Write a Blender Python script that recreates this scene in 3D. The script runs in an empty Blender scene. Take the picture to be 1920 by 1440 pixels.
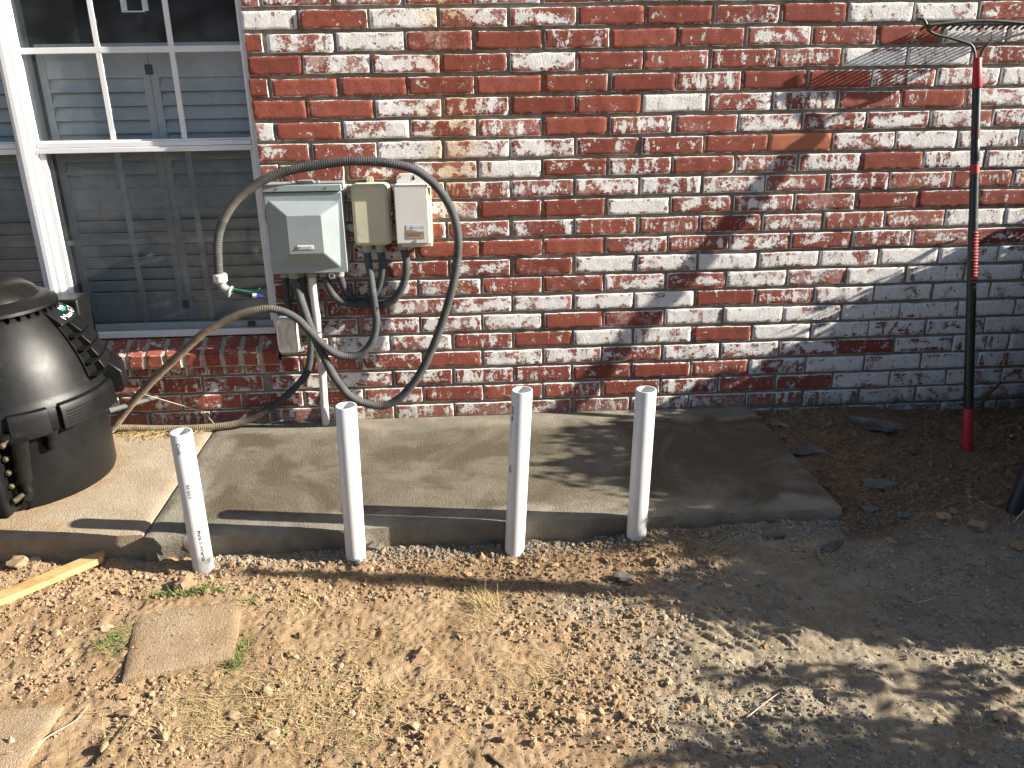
import bpy, bmesh, math, random
import numpy as np
from mathutils import Vector, Matrix, Quaternion
random.seed(7); rng = np.random.default_rng(11)
S = bpy.context.scene
COL = S.collection
# ------------------------------------------------------------------ camera, sky, sun
CAM = np.array([-.0445, -3.324, 1.4029]); YAW, PIT, ROL, FPX = .0498, .3595, -.0157, 1560.
_f = np.array([math.sin(YAW)*math.cos(PIT), math.cos(YAW)*math.cos(PIT), -math.sin(PIT)])
_r = np.cross(_f, [0, 0, 1]); _r /= np.linalg.norm(_r); _u = np.cross(_r, _f)
CR = _r*math.cos(ROL)+_u*math.sin(ROL); CU = _u*math.cos(ROL)-_r*math.sin(ROL); CF = _f
cam = bpy.data.cameras.new('camera'); co = bpy.data.objects.new('camera', cam); COL.objects.link(co)
cam.sensor_fit = 'HORIZONTAL'; cam.sensor_width = 36; cam.lens = FPX/1920*36
cam.clip_start = .05; cam.clip_end = 500
co.matrix_world = Matrix([[CR[0], CU[0], -CF[0], CAM[0]], [CR[1], CU[1], -CF[1], CAM[1]], [CR[2], CU[2], -CF[2], CAM[2]], [0, 0, 0, 1]])
S.camera = co
SUN = Vector((1.0, -.152, .475)).normalized()          # towards the sun
W = bpy.data.worlds.new('World'); S.world = W; W.use_nodes = True
nt = W.node_tree; bg = nt.nodes['Background']; sky = nt.nodes.new('ShaderNodeTexSky')
sky.sky_type = 'NISHITA'; sky.sun_disc = False
sky.sun_elevation = math.asin(SUN.z); sky.sun_rotation = math.atan2(SUN.x, SUN.y)
nt.links.new(sky.outputs[0], bg.inputs[0]); bg.inputs[1].default_value = .056
sl = bpy.data.lights.new('sun', 'SUN'); sl.energy = 5.0; sl.angle = math.radians(.42); sl.color = (1, .92, .80)
so = bpy.data.objects.new('sun', sl); COL.objects.link(so); so.rotation_euler = (-SUN).to_track_quat('-Z', 'Y').to_euler(); so.location = (6, -2, 4)
S.view_settings.view_transform = 'Standard'; S.view_settings.look = 'None'; S.view_settings.gamma = 1
S.view_settings.exposure = 1.60

# ------------------------------------------------------------------ helpers
def ray(x, y): return CF+(x-960)/FPX*CR-(y-720)/FPX*CU
def at(x, y, Y=0.):
    d = ray(x, y); return Vector(CAM+d*((Y-CAM[1])/d[1]))
def atz(x, y, z):
    d = ray(x, y); return Vector(CAM+d*((z-CAM[2])/d[2]))
def hsh(i, j, s):
    n = (i.astype(np.int64)*374761393+j.astype(np.int64)*668265263+s*1442695041) & 0xffffffff
    n = ((n ^ (n >> 13))*1274126177) & 0xffffffff
    return ((n ^ (n >> 16)) & 0xffff)/65535.
def vn(x, y, s=0):
    i = np.floor(x); j = np.floor(y); a = x-i; b = y-j; a = a*a*a*(a*(a*6-15)+10); b = b*b*b*(b*(b*6-15)+10)
    return (hsh(i, j, s)*(1-a)+hsh(i+1, j, s)*a)*(1-b)+(hsh(i, j+1, s)*(1-a)+hsh(i+1, j+1, s)*a)*b
def fbm(x, y, o=4, s=0, g=.5):
    t = 0; a = 1; n = 0
    for k in range(o):
        t = t+a*vn(x*2**k+k*17.3, y*2**k-k*9.1, s+k); n += a; a *= g
    return t/n
def sst(a, b, x):
    t = np.clip((x-a)/(b-a), 0, 1); return t*t*(3-2*t)
def fastmesh(name, V, F, smooth=True):
    V = np.asarray(V, np.float32); me = bpy.data.meshes.new(name); me.vertices.add(len(V)); me.vertices.foreach_set('co', V.ravel())
    if isinstance(F, np.ndarray):
        k = F.shape[1]; n = len(F); me.loops.add(n*k); me.loops.foreach_set('vertex_index', F.astype(np.int32).ravel())
        me.polygons.add(n); me.polygons.foreach_set('loop_start', np.arange(n, dtype=np.int32)*k)
    else:
        tot = sum(map(len, F)); me.loops.add(tot); me.loops.foreach_set('vertex_index', np.concatenate([np.asarray(f, np.int32) for f in F]))
        me.polygons.add(len(F)); st = np.cumsum([0]+[len(f) for f in F[:-1]]).astype(np.int32); me.polygons.foreach_set('loop_start', st)
    me.update(calc_edges=True); me.validate()
    me.polygons.foreach_set('use_smooth', np.full(len(me.polygons), smooth))
    return me
def attr(me, name, vals):
    a = me.attributes.new(name, 'FLOAT', 'POINT'); a.data.foreach_set('value', np.asarray(vals, np.float32))
def link(name, me, mat=None, parent=None, loc=None):
    o = bpy.data.objects.new(name, me); COL.objects.link(o)
    if mat: me.materials.append(mat)
    if parent: o.parent = parent; o.matrix_parent_inverse = Matrix.Translation(-parent.location) if parent.type == 'EMPTY' and parent.parent is None else Matrix.Identity(4)
    if parent and parent.parent is not None: o.matrix_parent_inverse = Matrix.Identity(4)
    return o
# all meshes are written in world coordinates; an Empty root sits at the thing's base, and children undo that offset
def tag(o, label=None, cat=None, group=None, kind=None):
    if label: o['label'] = label
    if cat: o['category'] = cat
    if group: o['group'] = group
    if kind: o['kind'] = kind
    return o
def thing(name, label, cat, loc, group=None):
    o = bpy.data.objects.new(name, None); COL.objects.link(o); o.location = loc; o.empty_display_size = .1
    return tag(o, label, cat, group)
class MB:
    def __init__(s): s.v = []; s.f = []
    def add(s, V, F):
        b = len(s.v); s.v += [tuple(p) for p in V]; s.f += [[i+b for i in f] for f in F]; return s
    def box(s, x0, x1, y0, y1, z0, z1, M=None):
        V = [(x, y, z) for z in (z0, z1) for y in (y0, y1) for x in (x0, x1)]
        if M is not None: V = [M @ Vector(p) for p in V]
        return s.add(V, [[0, 2, 3, 1], [4, 5, 7, 6], [0, 1, 5, 4], [2, 6, 7, 3], [0, 4, 6, 2], [1, 3, 7, 5]])
    def tube(s, P, r, n=12, cap=True, rf=None):
        P = [Vector(p) for p in P]; T = []
        for i in range(len(P)):
            T.append((P[min(i+1, len(P)-1)]-P[max(i-1, 0)]).normalized())
        u = T[0].orthogonal().normalized(); V = []; F = []
        for i, p in enumerate(P):
            u = (u-T[i]*u.dot(T[i])).normalized(); w = T[i].cross(u); R = r[i] if hasattr(r, '__len__') else r
            for k in range(n):
                a = 2*math.pi*k/n; V.append(p+(u*math.cos(a)+w*math.sin(a))*R)
        for i in range(len(P)-1):
            for k in range(n): F.append([i*n+k, i*n+(k+1) % n, (i+1)*n+(k+1) % n, (i+1)*n+k])
        if cap: F.append(list(range(n))[::-1]); F.append([(len(P)-1)*n+k for k in range(n)])
        return s.add(V, F)
    def lathe(s, prof, c=(0, 0), n=48, t0=0, t1=2*math.pi, closed=None):
        full = abs(t1-t0-2*math.pi) < 1e-6; m = n if full else n+1; V = []; F = []
        for (r, z) in prof:
            for k in range(m):
                a = t0+(t1-t0)*k/n; V.append((c[0]+r*math.cos(a), c[1]+r*math.sin(a), z))
        L = len(prof)
        for i in range(L-1 if not closed else L):
            j = (i+1) % L
            for k in range(n):
                k2 = (k+1) % m; F.append([i*m+k, i*m+k2, j*m+k2, j*m+k])
        if closed and not full:
            F.append([i*m for i in range(L)][::-1]); F.append([i*m+n for i in range(L)])
        return s.add(V, F)
    def prism(s, poly, y0, y1):           # poly of (x,z), extruded from y0 (front) to y1
        n = len(poly); V = [(x, y0, z) for x, z in poly]+[(x, y1, z) for x, z in poly]
        return s.add(V, [list(range(n)), [n+i for i in range(n)][::-1]]+[[i, n+i, n+(i+1) % n, (i+1) % n][::-1] for i in range(n)])
    def build(s, name, mat, parent=None, smooth=35, bevel=0, seg=2):
        me = fastmesh(name, s.v, s.f, True); bm = bmesh.new(); bm.from_mesh(me); bmesh.ops.recalc_face_normals(bm, faces=bm.faces); bm.to_mesh(me); bm.free()
        me.polygons.foreach_set('use_smooth', [bool(smooth)]*len(me.polygons))
        if smooth: me.set_sharp_from_angle(angle=math.radians(smooth))
        o = link(name, me, mat, parent)
        if bevel:
            m = o.modifiers.new('bevel', 'BEVEL'); m.width = bevel; m.segments = seg; m.limit_method = 'ANGLE'; m.angle_limit = math.radians(38)
        return o
def rrect(x0, x1, z0, z1, r, n=5):
    P = []
    for cx, cz, a0 in ((x1-r, z1-r, 0), (x0+r, z1-r, 90), (x0+r, z0+r, 180), (x1-r, z0+r, 270)):
        for k in range(n+1):
            a = math.radians(a0+90*k/n); P.append((cx+r*math.cos(a), cz+r*math.sin(a)))
    return P
def spline(P, step=.004):
    P = [Vector(p) for p in P]; Q = [P[0]*2-P[1]]+P+[P[-1]*2-P[-2]]; out = []
    for i in range(1, len(Q)-2):
        a, b, c, d = Q[i-1:i+3]; n = max(2, int((c-b).length/step))
        for k in range(n):
            t = k/n; out.append(.5*((2*b)+(c-a)*t+(2*a-5*b+4*c-d)*t*t+(3*b-a-3*c+d)*t**3))
    out.append(P[-1]); return out
def text_mesh(txt, size, bold=0):                 # flat lettering as mesh in its own xy plane, left aligned
    cu = bpy.data.curves.new('lettering', 'FONT'); cu.body = txt; cu.size = size; cu.resolution_u = 3; cu.offset = bold
    o = bpy.data.objects.new('tmp', cu); COL.objects.link(o); bpy.context.view_layer.update()
    dg = bpy.context.evaluated_depsgraph_get(); me = bpy.data.meshes.new_from_object(o.evaluated_get(dg)); bpy.data.objects.remove(o)
    V = np.array([v.co[:] for v in me.vertices]).reshape(-1, 3); F = [list(p.vertices) for p in me.polygons]; return V, F

# ------------------------------------------------------------------ materials
class NT:
    def __init__(s, name):
        s.m = bpy.data.materials.new(name); s.m.use_nodes = True; s.t = s.m.node_tree; s.b = s.t.nodes['Principled BSDF']; s.out = s.t.nodes['Material Output']
        s.obj = s.n('ShaderNodeTexCoord').outputs['Object']
    def n(s, typ, **k):
        nd = s.t.nodes.new(typ)
        for a, b in k.items(): setattr(nd, a, b)
        return nd
    def l(s, a, b): s.t.links.new(a, b)
    def put(s, sock, v):
        if isinstance(v, bpy.types.NodeSocket): s.l(v, sock)
        elif v is not None: sock.default_value = (*v, 1) if hasattr(v, '__len__') and len(v) == 3 and sock.type == 'RGBA' else v
    def noise(s, scale, detail=4, rough=.55, dist=0, vec=None, d='3D'):
        nd = s.n('ShaderNodeTexNoise'); nd.inputs['Scale'].default_value = scale; nd.inputs['Detail'].default_value = detail
        nd.inputs['Roughness'].default_value = rough; nd.inputs['Distortion'].default_value = dist; s.l(vec or s.obj, nd.inputs['Vector']); return nd.outputs['Fac']
    def math(s, op, a, b=0, c=None, clamp=False):
        nd = s.n('ShaderNodeMath', operation=op, use_clamp=clamp); s.put(nd.inputs[0], a); s.put(nd.inputs[1], b)
        if c is not None: s.put(nd.inputs[2], c)
        return nd.outputs[0]
    def mr(s, v, a, b, c=0, d=1, smooth=True):
        nd = s.n('ShaderNodeMapRange', interpolation_type='SMOOTHSTEP' if smooth else 'LINEAR'); s.put(nd.inputs[0], v)
        for i, q in enumerate((a, b, c, d)): s.put(nd.inputs[1+i], q)
        return nd.outputs[0]
    def mix(s, f, a, b, mode='MIX'):
        nd = s.n('ShaderNodeMix', data_type='RGBA', blend_type=mode); s.put(nd.inputs[0], f); s.put(nd.inputs[6], a); s.put(nd.inputs[7], b); return nd.outputs[2]
    def at(s, name): return s.n('ShaderNodeAttribute', attribute_name=name).outputs['Fac']
    def bump(s, h, dist=.001, strength=1, prev=None):
        nd = s.n('ShaderNodeBump'); nd.inputs['Distance'].default_value = dist; nd.inputs['Strength'].default_value = strength; s.l(h, nd.inputs['Height'])
        if prev is not None: s.l(prev, nd.inputs['Normal'])
        s.l(nd.outputs[0], s.b.inputs['Normal']); return nd.outputs[0]
    def fin(s, col=None, rough=None, spec=None, metal=None):
        s.put(s.b.inputs['Base Color'], col); s.put(s.b.inputs['Roughness'], rough); s.put(s.b.inputs['Specular IOR Level'], spec); s.put(s.b.inputs['Metallic'], metal); return s.m
def plain(name, col, rough=.5, spec=.4, var=.12, sc=25, dirt=None, bump=0, metal=0):
    t = NT(name); n = t.noise(sc, 5, .6); c = t.mix(t.mr(n, .3, .7), tuple(x*(1-var) for x in col), tuple(min(1, x*(1+var)) for x in col))
    if dirt:
        d = t.mr(t.noise(dirt[1], 6, .65), dirt[2], dirt[2]+.12); c = t.mix(t.math('MULTIPLY', d, dirt[3]), c, dirt[0])
    if bump: t.bump(t.noise(bump[1], 4), bump[0])
    return t.fin(c, t.mr(n, .2, .8, rough*.85, min(1, rough*1.15)), spec, metal)

# brick with worn white paint
def brick_mat():
    t = NT('painted_brick'); bid = t.at('bid'); cov = t.at('cov'); ed = t.at('edge'); tint = t.at('tint')
    cmb = t.n('ShaderNodeCombineXYZ'); t.put(cmb.inputs[0], t.math('MULTIPLY', bid, 37.)); t.put(cmb.inputs[1], t.math('MULTIPLY', bid, 91.)); t.put(cmb.inputs[2], t.math('MULTIPLY', bid, 53.))
    va = t.n('ShaderNodeVectorMath', operation='ADD'); t.l(t.obj, va.inputs[0]); t.l(cmb.outputs[0], va.inputs[1]); v = va.outputs[0]
    mp = t.n('ShaderNodeMapping'); t.l(v, mp.inputs[0]); mp.inputs['Scale'].default_value = (1.9, 1, .55); drip = t.mr(t.math('FRACT', t.math('MULTIPLY', bid, 13.7)), .62, .64)
    n1 = t.math('ADD', t.math('MULTIPLY', t.noise(16, 3, .55, .6, v), t.math('SUBTRACT', 1, drip)), t.math('MULTIPLY', t.noise(19, 3, .6, .3, mp.outputs[0]), drip)); n2 = t.noise(75, 5, .7, .4, v); n3 = t.noise(330, 3, .7, 0, v)
    m = t.math('ADD', t.math('ADD', t.math('MULTIPLY', n1, .58), t.math('MULTIPLY', n2, .50)), t.math('MULTIPLY', n3, .26))   # mean ~.67
    m = t.math('ADD', m, t.mr(ed, .0006, .0034, .17, 0))  # paint residue on the arrises, whitened further to stand in for sunlit edges
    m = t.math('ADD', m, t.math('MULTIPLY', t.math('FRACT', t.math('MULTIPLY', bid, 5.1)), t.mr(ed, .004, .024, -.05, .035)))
    thr = t.math('SUBTRACT', .838, t.math('MULTIPLY', cov, .262)); thr = t.math('ADD', thr, t.math('MULTIPLY', t.at('clean'), .3))
    mask = t.mr(t.math('SUBTRACT', m, thr), -.006, .016)
    haze = t.math('MULTIPLY', t.mr(t.math('SUBTRACT', t.math('ADD', t.math('ADD', t.math('MULTIPLY', t.noise(11, 4, .6, 0, v), .7), t.math('MULTIPLY', n2, .45)), t.math('MULTIPLY', n3, .2)), thr), -.06, .14), t.mr(t.math('FRACT', t.math('MULTIPLY', bid, 7.3)), .2, .9, .2, .9))
    red = t.mix(tint, (.23, .057, .037), (.37, .104, .069)); red = t.mix(t.mr(n2, .32, .68), red, t.mix(.55, red, (.17, .055, .042)))
    red = t.mix(t.mr(t.noise(60, 4, .7, 0, v), .5, .72, 0, .55), red, (.13, .03, .02))
    red = t.mix(t.mr(t.noise(420, 2, .5, 0, v), .64, .72, 0, .8), red, (.05, .012, .009))
    red = t.mix(t.at('clean'), red, (.44, .16, .09))
    red = t.mix(haze, red, (.50, .33, .29))
    white = t.mix(t.mr(n2, .35, .7), (.84, .825, .815), (.68, .65, .615))
    white = t.mix(t.mr(n3, .60, .72, 0, .65), white, (.30, .21, .17))
    white = t.mix(t.mr(t.noise(260, 3, .6, 0, v), .30, .40, .7, 0), white, (.26, .20, .17))
    white = t.mix(t.math('MULTIPLY', t.at('rust'), t.mr(n2, .35, .6, .25, .8)), white, (.62, .36, .13))
    grime = t.math('MULTIPLY', t.at('low'), t.mr(t.noise(24, 5, .6), .4, .6, .2, .85))
    c = t.mix(mask, red, white); c = t.mix(grime, c, (.25, .22, .18))
    _rr = t.math('MULTIPLY', t.mr(t.noise(60, 4, .6, 0, v), .3, .75), t.math('SUBTRACT', 1, t.math('MULTIPLY', mask, .3)))
    nb = t.bump(t.noise(190, 5, .7, 0, v), .0016, .85)
    h = t.math('ADD', t.math('MULTIPLY', mask, .6), t.math('MULTIPLY', t.math('MULTIPLY', mask, t.noise(130, 5, .75, 0, v)), 2.2))
    t.bump(h, .0016, 1., nb)
    return t.fin(c, .85, .25)
M = {}
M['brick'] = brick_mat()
def mortar_mat(name, a, b):
    t = NT(name); c = t.mix(t.mr(t.noise(30, 6, .7), .3, .7), a, b)
    t.bump(t.noise(160, 5, .7), .002, .8); return t.fin(c, .95, .1)
M['mortar'] = mortar_mat('mortar', (.18, .155, .125), (.30, .262, .215)); M['sill_mortar'] = mortar_mat('pale_mortar', (.33, .28, .22), (.48, .42, .34))
M['white_vinyl'] = plain('white_vinyl', (.78, .79, .80), .35, .4, .03, 8, ((.45, .42, .38), 14, .62, .35))
M['shutter'] = plain('shutter_paint', (.84, .855, .85), .6, .2, .06, 6)
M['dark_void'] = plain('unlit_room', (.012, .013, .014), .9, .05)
M['gray_panel'] = plain('grey_enamel', (.27, .315, .325), .42, .4, .05, 12, ((.36, .32, .25), 9, .62, .3))
M['cream'] = plain('cream_plastic', (.54, .515, .37), .5, .4, .05, 10, ((.42, .36, .25), 20, .62, .3))
M['offwhite'] = plain('offwhite_enamel', (.62, .61, .57), .45, .4, .03, 10, ((.5, .44, .33), 16, .63, .3))
M['fitting'] = plain('grey_fitting', (.27, .28, .27), .5, .4, .1, 40)
M['stub'] = plain('grey_hose', (.11, .115, .11), .6, .3)
M['black_plastic'] = plain('black_plastic', (.0068, .007, .0074), .41, .30, .15, 14, ((.09, .085, .075), 9, .62, .14), (.0004, 300))
M['black_smooth'] = plain('black_label', (.012, .012, .013), .35, .5, .1)
M['black_hole'] = plain('vent_opening', (.004, .004, .004), .9, .1)
M['smoke'] = plain('smoked_cover', (.010, .009, .008), .30, .28, .3, 10, ((.08, .065, .05), 11, .58, .25))
M['teal'] = plain('teal_print', (.01, .42, .38), .5)
M['white_print'] = plain('white_print', (.75, .75, .74), .5)
M['dark_print'] = plain('dark_print', (.03, .03, .035), .6)
M['faint_print'] = plain('faded_print', (.40, .40, .40), .6)
M['tan_print'] = plain('tan_print', (.36, .25, .16), .5)
M['blue_print'] = plain('pale_blue_print', (.56, .62, .66), .5)
M['brass'] = plain('brass_bolt', (.09, .072, .04), .5, .4, .4, 80, metal=.3)
M['pvc'] = plain('white_pvc', (.57, .575, .575), .30, .5, .03, 8, ((.62, .54, .42), 16, .66, .35))
M['conduit_white'] = plain('painted_conduit', (.66, .65, .61), .5, .4, .05, 14, ((.34, .28, .2), 22, .58, .5))
M['rake_red'] = plain('red_sleeve', (.42, .022, .03), .5, .4, .12, 30)
M['rake_pole'] = plain('dark_green_pole', (.013, .020, .018), .38, .5, .25, 30, ((.10, .085, .05), 30, .64, .4))
M['rake_iron'] = plain('dark_iron', (.03, .033, .028), .5, .5, .3, 60)
M['blue_label'] = plain('dark_blue_label', (.018, .022, .035), .4)
M['wire_green'] = plain('green_wire', (.015, .15, .09), .5)
M['wire_black'] = plain('black_wire', (.015, .013, .013), .5)
M['wire_blue'] = plain('blue_connector', (.012, .025, .20), .4)
M['twine'] = plain('pale_wire', (.45, .38, .28), .7)
M['zip'] = plain('black_tie', (.01, .01, .01), .5)
M['bark'] = plain('bark', (.10, .075, .05), .9, .1, .35, 40, None, (.003, 60))
def leaf_mat():
    t = NT('leaf'); c = t.mix(t.mr(t.noise(6, 3), .35, .65), (.035, .075, .02), (.08, .12, .035)); return t.fin(c, .55, .3)
M['leaf'] = leaf_mat()
def wood_mat():
    t = NT('pine_board'); w = t.n('ShaderNodeTexWave', wave_type='BANDS', bands_direction='X'); w.inputs['Scale'].default_value = 60; w.inputs['Distortion'].default_value = 7; w.inputs['Detail'].default_value = 3; w.inputs['Detail Scale'].default_value = 1.2
    mp = t.n('ShaderNodeMapping'); mp.inputs['Rotation'].default_value = (0, 0, .81); mp.inputs['Scale'].default_value = (.12, 1, 1); t.l(t.obj, mp.inputs[0])
    mp2 = t.n('ShaderNodeMapping'); mp2.inputs['Rotation'].default_value = (0, 0, 1.57); t.l(mp.outputs[0], mp2.inputs[0]); t.l(mp2.outputs[0], w.inputs[0])
    c = t.mix(w.outputs['Fac'], (.48, .31, .13), (.57, .39, .18)); c = t.mix(t.mr(t.noise(14, 5, .6), .5, .68, 0, .6), c, (.36, .16, .04)); t.bump(w.outputs['Fac'], .0006); return t.fin(c, .6, .3)
M['pine'] = wood_mat()
def conduit_mat():
    t = NT('flexible_conduit'); d = t.math('MULTIPLY', t.at('dust'), t.mr(t.noise(30, 5, .65), .3, .6, .45, 1)); rib = t.at('rib')
    c = t.mix(t.mr(t.noise(20, 4), .3, .7), (.062, .067, .071), (.095, .101, .105)); c = t.mix(t.mr(t.noise(45, 5, .7), .58, .7, 0, .5), c, (.20, .19, .165))
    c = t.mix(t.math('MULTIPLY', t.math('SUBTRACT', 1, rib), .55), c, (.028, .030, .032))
    c = t.mix(d, c, t.mix(rib, (.12, .09, .055), (.40, .325, .225))); return t.fin(c, .72, .2)
M['conduit'] = conduit_mat()
def concrete(name, a, b, stain, s_amt, sc, dirt=None, damp=False):
    t = NT(name); n = t.noise(sc, 6, .6, .4); c = t.mix(t.mr(n, .35, .65), a, b)
    sm = t.mr(t.noise(2.6, 6, .6, 1.2), .40, .60)
    if damp: sm = t.math('MULTIPLY', t.math('ADD', t.math('MULTIPLY', sm, .5), .5), t.mr(t.math('ADD', t.at('dirt'), t.math('MULTIPLY', t.math('SUBTRACT', t.noise(4.5, 5, .6, .8), .5), 1.3)), .12, .5))
    c = t.mix(t.math('MULTIPLY', sm, s_amt), c, stain)
    c = t.mix(t.mr(t.noise(420, 3, .6), .60, .72, 0, .45), c, tuple(x*.5 for x in a))
    if dirt: c = t.mix(t.math('MULTIPLY', t.at('dirt'), t.mr(t.noise(20, 6, .7), .38, .62, .1, 1)), c, dirt)
    nb = t.bump(t.noise(26, 4, .6), .004, .6); nb = t.bump(t.noise(85, 3, .6, 2.0), .007, .9, nb); t.bump(t.noise(300, 3, .7), .0016, .8, nb); return t.fin(c, .88, .2)
M['concrete_new'] = concrete('fresh_concrete', (.18, .163, .127), (.275, .25, .20), (.098, .080, .052), .95, 5, None, True)
M['concrete_old'] = concrete('weathered_concrete', (.36, .30, .22), (.45, .385, .29), (.32, .255, .17), .5, 6, (.33, .20, .10))
M['paver'] = concrete('dusty_paver', (.35, .27, .18), (.42, .33, .225), (.32, .225, .135), .7, 9, (.28, .185, .105))
M['rubble'] = concrete('concrete_rubble', (.105, .105, .10), (.20, .195, .18), (.10, .08, .06), .5, 20)
def soil_mat():
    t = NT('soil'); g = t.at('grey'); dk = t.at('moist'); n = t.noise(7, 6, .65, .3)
    c = t.mix(t.mr(n, .32, .68), (.27, .178, .100), (.385, .272, .168)); c = t.mix(t.mr(t.noise(38, 5, .7), .54, .7, 0, .5), c, (.19, .115, .06))
    gc = t.mix(t.mr(t.noise(12, 6, .65), .35, .65), (.235, .195, .138), (.325, .275, .198)); gc = t.mix(t.mr(t.noise(150, 3, .6), .6, .72, 0, .6), gc, (.20, .19, .17))
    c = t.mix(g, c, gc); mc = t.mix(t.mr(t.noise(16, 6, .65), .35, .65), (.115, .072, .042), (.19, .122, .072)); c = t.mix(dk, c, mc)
    nb = t.bump(t.noise(55, 6, .75), .009, .8); t.bump(t.noise(230, 4, .75), .003, .9, nb); return t.fin(c, .95, .1)
M['soil'] = soil_mat()
def clod_mat(name, a, b, c2):
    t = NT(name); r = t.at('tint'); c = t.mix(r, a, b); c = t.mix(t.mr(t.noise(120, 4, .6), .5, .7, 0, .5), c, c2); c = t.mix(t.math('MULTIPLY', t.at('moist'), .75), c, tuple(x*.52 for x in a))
    t.bump(t.noise(400, 4, .7), .0015, .8); return t.fin(c, .95, .1)
M['clod'] = clod_mat('soil_clod', (.24, .16, .092), (.42, .30, .19), (.21, .135, .075))
M['gravel'] = clod_mat('grey_gravel', (.18, .165, .14), (.40, .37, .315), (.24, .20, .145))
M['straw'] = clod_mat('dry_straw', (.34, .25, .12), (.58, .47, .25), (.40, .30, .15))
M['grass'] = clod_mat('green_blade', (.06, .13, .03), (.18, .25, .07), (.25, .24, .09))
def glass_mat(name, tint=(1, 1, 1), dust=.05, dcol=(.5, .52, .53)):  # dust: share of diffuse film; also carries mesh and painted sky haze
    t = NT(name); N = t.t.nodes; tr = t.n('ShaderNodeBsdfTransparent'); tr.inputs[0].default_value = (*tint, 1); gl = t.n('ShaderNodeBsdfGlossy'); gl.inputs['Roughness'].default_value = .02
    fr = t.n('ShaderNodeFresnel'); fr.inputs[0].default_value = 1.32; m1 = t.n('ShaderNodeMixShader'); t.l(fr.outputs[0], m1.inputs[0]); t.l(tr.outputs[0], m1.inputs[1]); t.l(gl.outputs[0], m1.inputs[2])
    df = t.n('ShaderNodeBsdfDiffuse'); df.inputs[0].default_value = (*dcol, 1); m2 = t.n('ShaderNodeMixShader'); t.put(m2.inputs[0], t.mr(t.noise(5, 6, .65), .35, .75, dust*.4, dust*1.8)); t.l(m1.outputs[0], m2.inputs[1]); t.l(df.outputs[0], m2.inputs[2])
    t.l(m2.outputs[0], t.out.inputs[0]); return t.m
M['glass'] = glass_mat('window_glass', (.92, .95, .95), .05)
M['glass_skyhaze'] = glass_mat('dusty_sky_haze_glass', (.94, .97, .98), .075, (.42, .47, .50))  # thin dust plus reflected sky haze painted into the upper panes as bluish film
M['screen'] = glass_mat('insect_mesh', (.95, .96, .97), .26, (.14, .145, .148))
def clear_plastic():
    t = NT('clear_plastic'); tr = t.n('ShaderNodeBsdfTransparent'); tr.inputs[0].default_value = (.90, .86, .74, 1)
    t.fin((.94, .91, .83), .12, .6); t.put(t.b.inputs['Transmission Weight'], .0)
    m = t.n('ShaderNodeMixShader'); t.put(m.inputs[0], t.mr(t.noise(18, 5, .6), .3, .7, .62, .90)); t.l(tr.outputs[0], m.inputs[1]); t.l(t.b.outputs[0], m.inputs[2]); t.l(m.outputs[0], t.out.inputs[0]); return t.m
M['clear_plastic'] = clear_plastic()

# ------------------------------------------------------------------ ground
GROOVES = []
_g = np.random.default_rng(5)
for _ in range(16):                                   # little groups of parallel sole marks
    cx, cy, an = _g.uniform(.45, 1.3), _g.uniform(-1.72, -1.3), _g.normal(-.75, .35)
    for k in range(_g.integers(2, 6)): GROOVES.append((cx-math.sin(an)*.022*k, cy+math.cos(an)*.022*k, math.cos(an), math.sin(an), _g.uniform(.012, .035), _g.uniform(.003, .007)))
def gh(x, y):
    """height of the soil"""
    h = -.082+0*x
    h = h+.04*sst(.1, 1.1, x)*sst(-1.25, -.95, y)                     # soil climbs the right part of the slab edge
    h = h+.055*np.exp(-((x-1.45)/.33)**2-((y+.12)/.16)**2)*sst(1.16, 1.24, x)+.02*np.exp(-((x-1.38)/.2)**2-((y+.45)/.3)**2)
    h = h+.016*np.exp(-((x+.62)/.5)**2-((y+1.13)/.09)**2)+.018*np.exp(-((x-.52)/.12)**2-((y+1.0)/.1)**2)+.014*np.exp(-((x+.93)/.12)**2-((y+1.05)/.07)**2)
    h = h-.01*sst(-1.2, -2.2, y)+.03*np.exp(-((y+.925)/.035)**2)*fbm(x*13, y*5, 3, 55)
    rough = 1-.35*sst(.35, .75, x)*sst(-1.05, -1.3, y)
    h = h+.018*(fbm(x*3, y*3, 3, 5)-.5)+rough*(.014*(fbm(x*11, y*11, 3, 9)-.5)+.011*(fbm(x*34, y*34, 4, 21)-.5)+.007*(vn(x*110, y*110, 31)-.5))
    for (cx, cy, ca, sa, L, dp) in GROOVES:
        u = (x-cx)*ca+(y-cy)*sa; w = -(x-cx)*sa+(y-cy)*ca; h = h-dp*np.exp(-(w/.0055)**2)*sst(L, L*.7, np.abs(u))+dp*.6*np.exp(-((w-.013)/.007)**2)*sst(L, L*.7, np.abs(u))
    # scuffs and tread marks in the pale dust
    d = sst(.35, .6, x)*sst(-1.15, -1.3, y)*sst(-1.95, -1.7, y)*sst(1.5, 1.2, x); q = fbm(x*5+3, y*5, 2, 41)
    h = h+d*.009*sst(.52, .62, q)*np.sin((x*.8+y*.75+.05*q)*190)*.45+d*.012*(np.abs(fbm(x*9+y*4, y*8-x*3, 2, 47)-.5)*4-.5)
    return h
def grow(c0, c1, step, far):
    a = list(np.arange(c0, c1+1e-6, step)); s = step
    while a[-1] < far: s *= 1.5; a.append(a[-1]+s)
    s = step
    while a[0] > -far: s *= 1.5; a.insert(0, a[0]-s)
    return np.array(a)
gx = grow(-1.75, 2.5, .0062, 70); gy = grow(-2.1, .05, .0062, 70)
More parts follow.
